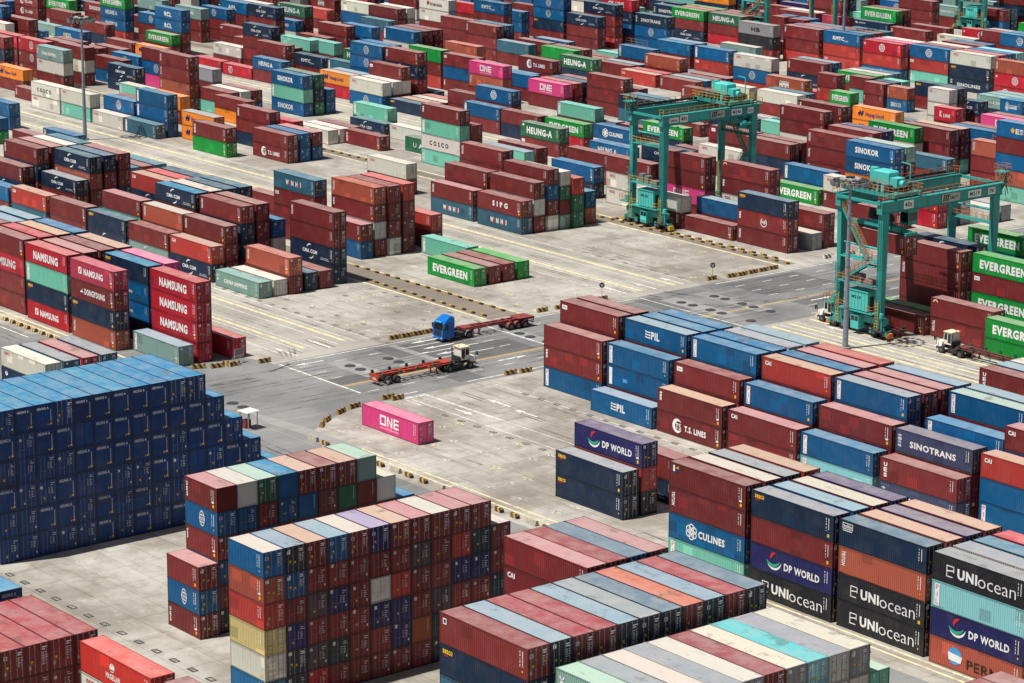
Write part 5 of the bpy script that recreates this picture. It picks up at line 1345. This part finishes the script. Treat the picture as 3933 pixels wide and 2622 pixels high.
    for k in range(7): b = MB(); b.box(-3.5+k*1.0, -3.2+k*1.0, t0+.15, t0+.5, zt+.5, zt+1.1+.35*(k % 3)); b.build('limit_switch', M['dark' if k % 2 else 'greymetal'], tr)
    b = MB(); r_ = random.Random(9)
    for yy in (t0-.2, t1+.2): railing(b, (-hb-.8, yy, zt+.5), (hb+.8, yy, zt+.5), 1.1, 1.0, .036)
    for xx in (-hb-.8, hb+.8): railing(b, (xx, t0-.2, zt+.5), (xx, t1+.2, zt+.5), 1.1, 1.0, .036)
    railing(b, (-1.5, yt-1.3, zt+1.1), (2.4, yt-1.3, zt+1.1), .9, .7, .03); b.build('handrail', RM, tr)
    b = MB(); b.tube((3.0, yt+2.4, zt+.5), (3.0, yt+2.4, zt+4.2), .09, 8); b.bar((3.0, yt+2.4, zt+4.2), (1.2, yt+2.4, zt+4.3), .12); b.build('davit', M['tealhi'], tr)
    b = MB(); b.box(hb-2.2, hb-.6, t1-1.2, t1+.8, zg-2.6, zg-.3); cab_ = b.build('operator_cab', M['teal'], tr); b = MB(); b.box(hb-2.1, hb-.7, t1-1.23, t1-1.2, zg-2.2, zg-.8); b.box(hb-.6, hb-.58, t1-1.0, t1+.6, zg-2.0, zg-.8); b.build('window', M['glass'], cab_)
    zs = spreader if spreader is not None else zg-1.5
    ysp = yt if spreader is None else spreader_y
    b = MB(); b.box(-5.9, 5.9, ysp-.28, ysp+.28, zs+.15, zs+.75); b.box(-6.1, -5.7, ysp-1.2, ysp+1.2, zs+.05, zs+.5); b.box(5.7, 6.1, ysp-1.2, ysp+1.2, zs+.05, zs+.5); b.box(-2.6, 2.6, ysp-.9, ysp+.9, zs+.5, zs+1.0); b.box(-1.6, 1.7, ysp-.75, ysp+.75, zs+1.0, zs+1.5)
    for sx in (-1, 1): b.box(sx*3.4-.9, sx*3.4+.9, ysp-.5, ysp+.5, zs+.3, zs+.95)
    s_ = b.build('spreader', T_, root); b = MB(); r_ = random.Random(2)
    for k in range(9): xx = -2+k*.5; b.box(xx-.18, xx+.18, ysp-.5, ysp+.5, zs+1.5, zs+1.9+.5*r_.random())
    b.tube((-1.9, ysp, zs+1.9), (-1.9, ysp+.01, zs+2.9), .5, 10); b.tube((1.6, ysp-.3, zs+1.6), (1.6, ysp+.3, zs+2.6), .35, 10); b.build('headblock', M['dark'], s_)
    b = MB()
    for sx in (-1, 1):
        for sy in (-1, 1): b.tube((sx*1.5, ysp+sy*.6, zs+1.6), (sx*2.0, yt+sy*1.6, zt+.4), .03, 5)
    b.build('hoist_rope', M['dark'], s_)
    return root
spreader_y = 3.85
HANG = 15.0
cr2 = make_crane('M219', 23.5, 8.4, 20.3, .17, HANG, 'orange'); cr2.location = (15.1, 87.0, 0)
tag(cr2, 'teal gantry crane numbered M219 holding a maroon container beside the lamp mast', 'crane', 'rubber-tyred gantry cranes')
cr1 = make_crane('M246', 20.6, 8.0, 19.95, .83, None, 'amber', stair_near=False, maker='Paceco'); cr1.location = (-61.8, 113.0, 0)
tag(cr1, 'teal gantry crane numbered M246 with yellow rails and empty spreader, farther left', 'crane', 'rubber-tyred gantry cranes')
for loc, lab in (((-211.5, 279, 0), 'distant teal gantry crane at the top edge left of the grey mast'), ((-198, 343, 0), 'distant teal gantry crane near the top right corner')):
    o = copy_tree(cr2); o.location = loc; tag(o, lab, 'crane', 'rubber-tyred gantry cranes')
hc = C(); hc.coat = 'm'; hc.rt = None; hc.logo = 'TX'; hc.plain = False; hc.L = 12.192; hc.X = 21.3; hc.Y = 89.6; hc.z = HANG-HS; hc.h = HS
build_container(hc, True, lab='maroon container hanging from the spreader of the nearer gantry crane', grp='containers on the move')
# ------------------------------------------------------------------ vehicles (local: +x is forward, z up, origin under the middle of the front axle)
def wheel_part(par, x, y, r=.52, w=.32, axis='y'):
    b = MB(); b.wheel((x, y, r), r, w, 'y', 22); wh = b.build('wheel', M['rubber'], par); b = MB(); b.wheel((x, y, r), r*.55, w+.03, 'y', 16); b.wheel((x, y, r), r*.2, w+.1, 'y', 10); b.build('rim', M['hub'], wh)
def chassis_trailer(mat, L=12.3, axles=2, fenders=False, deck=False, guides=False, wheel_r=.54):
    root = empty('container_trailer'); z = 1.42; b = MB()   # x from 0 (front) to -L (rear)
    for y in (-.48, .48): b.box(-L, 0, y-.09, y+.09, z-.42, z); b.box(-L, 0, y-.14, y+.14, z, z+.03)
    n = 9
    for k in range(n+1): x = -.15-k*(L-.3)/n; b.box(x-.1, x+.1, -1.2 if k in (0, 3, 6, n) else -.5, 1.2 if k in (0, 3, 6, n) else .5, z-.2, z-.02)
    for k in range(n): x = -.15-k*(L-.3)/n; b.bar((x, -.4, z-.1), (x-(L-.3)/n, .4, z-.1), .08)
    for y in (-1.14, 1.14): b.bar((-.1, y, z-.1), (-L*.36, y, z-.1), .1)
    fr = b.build('frame', mat, root)
    if deck: b = MB(); b.box(-L, -L+2.9, -1.22, 1.22, z+.035, z+.11); b.build('rear_deck', mat, root)
    b = MB(); b.box(-1.8, 0, -.9, .9, z+.035, z+.08); b.build('gooseneck_plate', mat, root)
    xs = [-L+1.75+i*1.3 for i in range(axles)]
    for x in xs:
        b = MB(); b.tube((x, -1.0, wheel_r), (x, 1.0, wheel_r), .09, 8); b.box(x-.4, x+.4, -.5, .5, wheel_r, z-.42); ax = b.build('axle', M['dark'], root)
        for y in (-1.0, 1.0): wheel_part(ax, x, y, wheel_r, .56)
        if fenders:
            for y in (-1.0, 1.0):
                b = MB(); pr = []
                for k in range(9): a = math.pi*k/8; pr.append((x+.66*math.cos(a), wheel_r+.66*math.sin(a)))
                for k in range(8): b.add([(pr[k][0], y-.32, pr[k][1]), (pr[k][0], y+.32, pr[k][1]), (pr[k+1][0], y+.32, pr[k+1][1]), (pr[k+1][0], y-.32, pr[k+1][1])], [(0, 1, 2, 3)])
                b.build('fender', M['chred'], ax)
    for y in (-.7, .7):
        b = MB(); b.box(-3.0, -2.8, y-.07, y+.07, .25, z-.1); b.box(-3.15, -2.65, y-.16, y+.16, .18, .25); b.bar((-2.9, y, .5), (-3.7, y*.7, z-.2), .07); b.build('landing_leg', mat, root)
    if guides:
        for k in range(5):
            x = -.8-k*(L-1.4)/4
            for y in (-1.24, 1.24):
                b = MB(); b.taper((x-.22, x+.22, y-.12, y+.12, z-.1), (x-.16, x+.16, y-.1+.06*(y > 0)-.06*(y < 0), y+.1+.06*(y > 0)-.06*(y < 0), z+.34)); b.build('corner_guide', M['gdark'] if y < 0 else M['dark'], root)
    b = MB(); b.box(-L-.06, -L, -1.15, 1.15, z-.34, z-.02); b.box(-L-.05, -L+.1, -1.1, 1.1, .55, .68); b.bar((-L+.2, -.7, z-.3), (-L, -.7, .6), .07); b.bar((-L+.2, .7, z-.3), (-L, .7, .6), .07); b.build('rear_bumper', mat, root)
    for y in (-.85, .85): b = MB(); b.box(-L-.09, -L-.055, y-.2, y+.2, .78, .95); b.build('tail_lamp', M['red'], root)
    return root
def blue_tractor():
    root = empty('tractor_truck'); b = MB()
    b.prism([(-.95, .55), (1.12, .55), (1.2, .95), (1.16, 1.75), (.92, 2.75), (.55, 3.0), (-.95, 3.0)], -1.22, 1.22, 'y'); cab = b.build('cab', M['blue'], root)
    b = MB(); b.taper((-.95, .62, -1.15, 1.15, 3.0), (-.9, -.25, -1.0, 1.0, 3.62)); b.taper((-.98, -.7, -1.24, 1.24, 2.2), (-.96, -.7, -1.2, 1.2, 3.5)); b.build('roof_fairing', M['blue'], cab)
    b = MB(); b.add([(1.172, -1.08, 1.78), (1.172, 1.08, 1.78), (.955, 1.02, 2.68), (.955, -1.02, 2.68)], [(0, 1, 2, 3)]); b.build('windscreen', M['glass'], cab)
    for y in (-1.226, 1.226): b = MB(); b.add([(.1, y, 1.75), (.98, y, 1.75), (.78, y, 2.5), (.1, y, 2.5)], [(0, 1, 2, 3)]); b.build('side_window', M['glass'], cab)
    b = MB()
    for k in range(5): b.box(1.16+.03*(k < 2), 1.215+.02*(k < 2), -.85, .85, .92+k*.17, 1.03+k*.17)
    b.build('grille', M['dark'], cab); b = MB(); b.box(.95, 1.27, -1.2, 1.2, .38, .78); bp = b.build('bumper', M['blue'], root)
    for y in (-.98, .98): b = MB(); b.box(1.27, 1.285, y-.16, y+.16, .58, .74); b.build('headlight', M['lamp'], bp)
    b = MB(); b.box(1.275, 1.29, -.24, .24, .42, .55); b.build('number_plate', M['yellow'], bp); b = MB(); b.box(.75, 1.12, -.7, .7, 2.82, 2.98); b.build('roof_sign', M['lblue'], cab)
    b = MB(); v, f = text_mesh('SMCT', .04); b.add([(1.125, -.42+a*.84, 2.84+c*.11) for a, c in v], f); me = bpy.data.meshes.new('sign_lettering'); me.from_pydata(b.v, [], b.f); me.materials.append(M['white']); 
    for y in (-1.45, 1.45): b = MB(); b.box(.85, 1.05, y-.13, y+.13, 1.85, 2.55); b.bar((.95, y, 2.5), (.85, y*.82, 2.6), .05); b.build('mirror', M['dark'], cab)
    b = MB(); b.box(-4.9, 1.0, -.45, .45, .72, 1.0); b.box(-3.1, -1.3, -1.15, -.55, .55, 1.0); b.box(-3.1, -1.3, .55, 1.15, .55, 1.0); b.tube((-2.9, -.85, 1.15), (-1.5, -.85, 1.15), .2, 10); b.box(-4.3, -3.2, -.5, .5, 1.0, 1.15); b.box(-1.25, -1.0, -.8, .8, 1.0, 1.6); b.build('frame', M['dark'], root)
    for y in (-1.02, 1.02): wheel_part(root, 0, y, .52, .32); wheel_part(root, -3.6, y*.93, .52, .58)
    for y in (-.95, .95):
        b = MB(); pr = [(-3.6+.7*math.cos(math.pi*k/8), .5+.7*math.sin(math.pi*k/8)) for k in range(9)]
        for k in range(8): b.add([(pr[k][0], y-.33, pr[k][1]), (pr[k][0], y+.33, pr[k][1]), (pr[k+1][0], y+.33, pr[k+1][1]), (pr[k+1][0], y-.33, pr[k+1][1])], [(0, 1, 2, 3)])
        b.build('fender', M['steel'], root)
    return root
def yard_tractor():
    root = empty('terminal_tractor'); b = MB()
    b.prism([(-1.3, 1.35), (.12, 1.35), (.22, 1.9), (.1, 3.1), (-1.25, 3.1)], -.95, .72, 'y'); cab = b.build('cab', M['cabw'], root)
    b = MB(); b.box(-1.4, .22, -1.02, .8, 3.1, 3.22); b.build('cab_roof', flat('worn_cream_roof', lin(222, 206, 170), .7, 0, .2, 4.0), cab)
    b = MB(); b.add([(.222, -.8, 1.95), (.222, .58, 1.95), (.118, .52, 2.98), (.118, -.74, 2.98)], [(0, 1, 2, 3)]); b.build('windscreen', M['glass'], cab)
    for y in (-.957, .727):
        b = MB(); b.add([(-.5, y, 2.0), (.1, y, 2.0), (.02, y, 2.95), (-.5, y, 2.95)], [(0, 1, 2, 3)]); b.build('side_window', M['glass'], cab)
        b = MB(); b.add([(-1.2, y, 1.6), (-.62, y, 1.6), (-.62, y, 2.95), (-1.2, y, 2.95)], [(0, 1, 2, 3)]); b.build('door', M['glass'], cab)
    b = MB(); b.taper((.2, 1.35, -1.1, 1.1, .95), (.2, 1.28, -.95, .95, 1.55)); b.box(.22, 1.2, -.9, .9, 1.55, 1.68); b.build('bonnet', M['cabw'], root)
    b = MB(); b.box(1.2, 1.5, -1.2, 1.2, .5, .9); bp = b.build('bumper', M['cabw'], root); b = MB(); b.box(1.3, 1.36, -.6, .6, .95, 1.35); b.build('grille', M['dark'], bp)
    for y in (-1.0, 1.0): b = MB(); b.box(1.5, 1.515, y-.14, y+.14, .6, .8); b.build('headlight', M['lamp'], bp)
    for y in (-1.3, 1.3): b = MB(); b.bar((1.0, y, 1.2), (1.0, y, 2.4), .06); b.bar((1.0, y, 2.4), (1.0, y+.35*(1 if y > 0 else -1), 2.4), .05); b.box(.95, 1.05, y+(.2 if y > 0 else -.5), y+(.5 if y > 0 else -.2), 1.9, 2.5); b.build('mirror', M['dark'], root)
    b = MB(); b.box(-4.4, 1.2, -.45, .45, .75, 1.05); b.box(-2.7, -1.0, -1.1, -.5, .5, .98); b.box(-2.7, -1.2, .5, 1.1, .5, .95); b.box(-3.9, -2.7, -.55, .55, 1.05, 1.2); b.bar((-1.3, -.3, 1.2), (-3.0, -.3, 1.15), .2); b.box(-1.65, -1.35, -.9, .7, 1.1, 1.9); b.tube((-1.5, .85, .9), (-1.5, .85, 3.0), .09, 8); b.build('frame', M['dark'], root)
    b = MB(); b.tube((-1.2, -.3, 3.22), (-1.2, -.3, 3.42), .1, 8); b.build('beacon', M['yellow'], cab)
    for y in (-1.02, 1.02): wheel_part(root, 0.2, y, .52, .34); wheel_part(root, -3.4, y*.93, .52, .6)
    return root
def place(o, x, y, heading, lab, cat, grp): o.location = (x, y, .012); o.rotation_euler = (0, 0, heading); tag(o, lab, cat, grp); return o
bt = blue_tractor(); place(bt, -18.6, 36.1, -math.pi/2, 'blue high-roof tractor truck on the crossing road pulling an empty red trailer', 'truck', 'trucks on the roads')
tb = chassis_trailer(M['chred'], 12.9, 3, True, True); place(tb, -18.6, 39.0, -math.pi/2, 'empty dull red three-axle trailer coupled behind the blue truck', 'trailer', 'container trailers')
w1 = yard_tractor(); place(w1, -4.45, 28.9, math.pi/2, 'white terminal tractor on the crossing road pulling the orange trailer', 'truck', 'trucks on the roads')
to = chassis_trailer(M['chorange'], 13.0, 2, False, False, True); place(to, -4.45, 26.4, math.pi/2, 'empty orange skeletal trailer with green corner guides behind a white tractor', 'trailer', 'container trailers')
w2 = copy_tree(w1); place(w2, 31.1, 88.65, math.pi, 'white terminal tractor in the lane in front of maroon containers at right', 'truck', 'trucks on the roads')
w3 = copy_tree(w1); place(w3, 7.0, 88.6, math.pi, 'white terminal tractor waiting half hidden behind the crane legs and lamp mast', 'truck', 'trucks on the roads')
t2 = chassis_trailer(M['chdark'], 12.4, 2, False, False, True); place(t2, 33.6, 88.65, math.pi, 'empty brown skeletal trailer in the lane beside maroon containers', 'trailer', 'container trailers')
t3 = copy_tree(t2); place(t3, 9.6, 88.6, math.pi, 'empty brown skeletal trailer passing under the nearer gantry crane', 'trailer', 'container trailers')
# ------------------------------------------------------------------ lighting masts
def mast(h=24.6):
    root = empty('light_mast'); b = MB(); b.tube((0, 0, .3), (0, 0, h), .42, 16, .17); b.build('pole', M['pole'], root); b = MB(); b.tube((0, 0, 0), (0, 0, .32), .8, 20); b.build('base', M['pale'], root)
    for k in range(3): b = MB(); b.tube((0, 0, 6+6*k), (0, 0, 6.25+6*k), .40-.06*k, 16); b.build('joint_ring', M['greymetal'], root)
    b = MB(); n = 20; R_ = 2.5
    for k in range(n): a = 2*math.pi*k/n; c_ = 2*math.pi*(k+1)/n; b.bar((R_*math.cos(a), R_*math.sin(a), h), (R_*math.cos(c_), R_*math.sin(c_), h), .1); b.bar((1.6*math.cos(a), 1.6*math.sin(a), h+.05), (1.6*math.cos(c_), 1.6*math.sin(c_), h+.05), .08)
    for k in range(8): a = math.pi*k/4; b.bar((0, 0, h+.02), (R_*math.cos(a), R_*math.sin(a), h+.02), .09)
    b.box(-.5, .5, -.4, .4, h+.1, h+.55); rg = b.build('lamp_ring', M['dark'], root)
    for k in range(16):
        a = 2*math.pi*k/16; x, y = (R_+.05)*math.cos(a), (R_+.05)*math.sin(a); b = MB(); b.taper((x-.2, x+.2, y-.2, y+.2, h-.75), (x-.28, x+.28, y-.28, y+.28, h-.12)); b.build('floodlight', M['greymetal'], rg)
    for k in range(6): a = 2*math.pi*k/6+.3; x, y = 1.1*math.cos(a), 1.1*math.sin(a); b = MB(); b.box(x-.55, x+.55, y-.3, y+.3, h+.1, h+.34); b.build('ballast_box', M['steel'], rg)
    return root
m0 = mast(); m0.location = (20.6, 78.6, 0); tag(m0, 'tall grey lighting mast standing in front of the nearer gantry crane', 'mast', 'lighting masts')
for loc, lab in (((-195.8, 79.6, 0), 'tall grey lighting mast beside the lane at upper left'), ((-173, 271.2, 0), 'tall grey lighting mast among far stacks at upper right')): o = copy_tree(m0); o.location = loc; tag(o, lab, 'mast', 'lighting masts')
# ------------------------------------------------------------------ concrete barriers and kerb blocks
def barrier_mesh(L, w=.5, h=.62, mat='hazard'):
    b = MB(); b.prism([(-w/2, 0), (w/2, 0), (w/2, .12), (w*.3, h), (-w*.3, h), (-w/2, .12)], 0, L, 'x'); 
    b.v = [(x, y, z) for x, y, z in b.v]; return b.mesh('barrier', M[mat])
BL = barrier_mesh(1.9); BS = barrier_mesh(1.0, .5, .42); BP = barrier_mesh(1.5, .5, .6, 'hazardpale')
kerb_y = flat('kerb_yellow', lin(176, 140, 72), .85, 0, .35, 3.0); kerb_k = flat('kerb_black', lin(58, 52, 46), .85, 0, .3, 3.0)
def kerb_block():
    root = empty('kerb_block'); b = MB(); b.prism([(-.45, 0), (.45, 0), (.38, .34), (-.38, .34)], -.26, .26, 'y'); y_ = b.build('yellow_block', kerb_y, root); b = MB(); b.prism([(.5, 0), (1.15, 0), (1.08, .3), (.57, .3)], -.24, .24, 'y'); b.build('black_block', kerb_k, root); return root
kb = kerb_block(); kb.scale = (.85, .85, .8); first = [True]
def kerb(x, y, lab):
    o = kb if first[0] else copy_tree(kb); first[0] = False; o.location = (x, y, .008); o.rotation_euler = (0, 0, rc.uniform(-.12, .12)); tag(o, lab, 'kerb block', 'kerb blocks along the drain strips')
k = 0
for x0, y0, n, dx, nm in ((-66.8, 54.6, 15, 2.75, 'far edge of brown strip'), (-58.0, 50.1, 13, 2.55, 'near edge of brown strip'), (-73.0, 111.7, 19, 2.62, 'strip by farther crane'), (-70.5, 112.9, 16, 2.7, 'far side of crane strip')):
    for i in range(n): kerb(x0+dx*i, y0+rc.uniform(-.12, .12)-.02*i, 'yellow and black kerb block, %s from left, %s' % ('first' if i == 0 else ORD[i], nm))
for i in range(13): kerb(-164+2.9*i, 111.6, 'yellow and black kerb block, %s from left, distant strip' % ('first' if i == 0 else ORD[i]))
def barrier(x, y, a, lab, me=None, grp='striped concrete barriers'):
    o = link('concrete_barrier', me or BL, None, (x, y, .01)); o.rotation_euler = (0, 0, a); tag(o, lab, 'barrier', grp)
for i, (x, y) in enumerate(((-23.6, 29.9), (-23.5, 32.0), (-23.5, 34.1), (-23.5, 36.2))): barrier(x, y, math.pi/2, 'black and yellow striped barrier, %s from left beside the blue truck' % ('first' if i == 0 else ORD[i]))
for i, (x, y) in enumerate(((-23.7, 57.6), (-23.6, 61.0), (-24.1, 69.8), (-24.2, 92.6), (-23.6, 96.4), (-23.5, 98.6), (-23.6, 101.0), (-23.7, 103.4), (-23.8, 105.7))): barrier(x, y, math.pi/2, 'black and yellow striped barrier, %s along the far kerb of the crossing road' % ('first' if i == 0 else ORD[i]))
for i, (x, y, a) in enumerate(((-23.8, 7.4, 1.55), (-25.2, 3.0, 1.3), (-25.6, .6, 1.4), (-27.0, -1.6, 1.2), (-26.4, 3.2, .1))): barrier(x, y, a, 'black and yellow striped barrier, %s from left below the red stack' % ('first' if i == 0 else ORD[i]))
for i, (x, y, a) in enumerate(((2.6, 9.6, 1.5), (3.7, 10.4, 1.55), (3.7, 3.5, 1.75), (5.0, .6, 2.0), (7.2, -2.9, 2.2), (8.8, -4.6, 2.4), (2.5, 30.6, 1.5), (2.9, 33.0, 1.5), (2.9, 44.0, 1.55))): barrier(x, y, a, 'black and yellow barrier, %s along curved kerb behind the pink container' % ('first' if i == 0 else ORD[i]))
for i, (x, y) in enumerate(((-24.6, 118.8), (-24.4, 121.4), (-24.2, 124.0), (-24.2, 126.6))): barrier(x, y, math.pi/2, 'white and brown striped barrier, %s from left beyond the crane stair' % ('first' if i == 0 else ORD[i]), BP)
grey_b = flat('bare_concrete', lin(168, 160, 146), .85, 0, .2, 3.0); GB = MB(); GB.prism([(-.3, 0), (.3, 0), (.26, .2), (.14, .62), (-.14, .62), (-.26, .2)], 0, 1.9, 'x'); GBm = GB.mesh('barrier', grey_b); DBm = barrier_mesh(1.4, .5, .5)
for i in range(34):
    x = 12.1+2.95*i
    barrier(x, -8.75, 0, '%s barrier, %s from left along the nearest lane' % ('weathered striped' if i % 3 else 'bare concrete', ('first' if i == 0 else ORD[i] if i < 26 else ORD[i-26]+' past number twenty-six')), GBm if i % 3 == 0 else DBm, 'barriers along the nearest lane')
KBm = barrier_mesh(1.1, .6, .5, 'hazardtan')
for i in range(12):
    barrier(-69+2.2*i, -8.1, 0, 'pale yellow and brown barrier, %s from left below the lettered red stack' % ('first' if i == 0 else ORD[i]), KBm, 'barriers left of the navy wall')
# ------------------------------------------------------------------ small road furniture
def round_sign():
    root = empty('road_sign'); b = MB(); b.tube((0, 0, 0), (0, 0, 1.75), .035, 8); b.build('post', M['greymetal'], root); b = MB(); b.tube((.0, -.03, 1.9), (.0, 0.0, 1.9), .42, 22); d_ = b.build('disc', M['dark'], root)
    b = MB(); b.add([(-.28, -.034, 2.03), (.28, -.034, 2.03), (0, -.034, 1.56)], [(0, 1, 2)]); b.build('triangle', M['steel'], d_); return root
rs = round_sign()
for i, (x, y, lab) in enumerate(((2.6, 10.6, 'round triangle sign on a barrier behind the pink container'), (-24.0, 70.6, 'round triangle sign behind maroon roofs at the middle of the road'), (-24.0, 93.6, 'round triangle sign standing alone on a striped barrier at right'))):
    o = rs if i == 0 else copy_tree(rs); o.location = (x, y, .5); o.rotation_euler = (0, 0, .8); tag(o, lab, 'road sign', 'round road signs')
bd = empty('signboard_frame', (-25.6, 5.3, 0), .25); b = MB()
for x in (-.1, .1): pass
for y in (-.9, .9): b.bar((0, y, 0), (0, y, 2.1), .08); b.bar((0, y, 1.3), (-.9, y, .1), .06)
b.build('frame', M['steel'], bd); b = MB(); b.box(-.03, .03, -.9, .9, 1.35, 2.1); b.build('board', M['greymetal'], bd); b = MB(); b.box(-.04, .04, -.9, .9, .85, 1.2); b.build('lower_board', M['steel'], bd); tag(bd, 'grey signboard on a braced frame beside the red lettered stack', 'signboard')
hut = empty('checkpoint_shelter', (3.2, -12.0, 0), .12); 
for x, y in ((-.8, -.75), (.8, -.75), (-.8, .75), (.8, .75)): b = MB(); b.bar((x, y, 0), (x, y, 2.3), .1); b.build('post', M['steel'], hut)
b = MB(); b.taper((-1.05, 1.05, -1.05, -.02, 2.3), (-1.0, 1.0, -1.0, -.02, 2.38)); b.taper((-1.05, 1.05, .02, 1.05, 2.3), (-1.0, 1.0, .02, 1.0, 2.38)); b.build('roof', M['cabw'], hut); b = MB(); b.box(-.7, .1, -.6, .3, 0, 1.1); b.build('counter', M['chred'], hut); tag(hut, 'small shelter with a white two-panel roof beside the navy wall', 'shelter')
fn = empty('yard_fence', (-265, 252, 0)); b = MB()
for i in range(23): b = MB(); b.bar((i*2.0, 0, .0), (i*2.0, 0, 2.6), .12); b.build('post', M['greymetal'], fn)
b = MB()
for z in (1.3, 1.9, 2.55): b.bar((0, 0, z), (44, 0, z), .09)
b.build('rail', M['greymetal'], fn); b = MB(); b.box(0, 44, .08, .4, 0, 1.0); b.build('plinth', grey_b, fn); tag(fn, 'long grey post-and-rail fence on a concrete plinth below the far blue stacks', 'fence')
for i in range(7): barrier(-262+6.2*i, 249.6, 0, 'striped yellow barrier, %s from left at the foot of the far fence' % ('first' if i == 0 else ORD[i]), BL, 'barriers at the far fence')
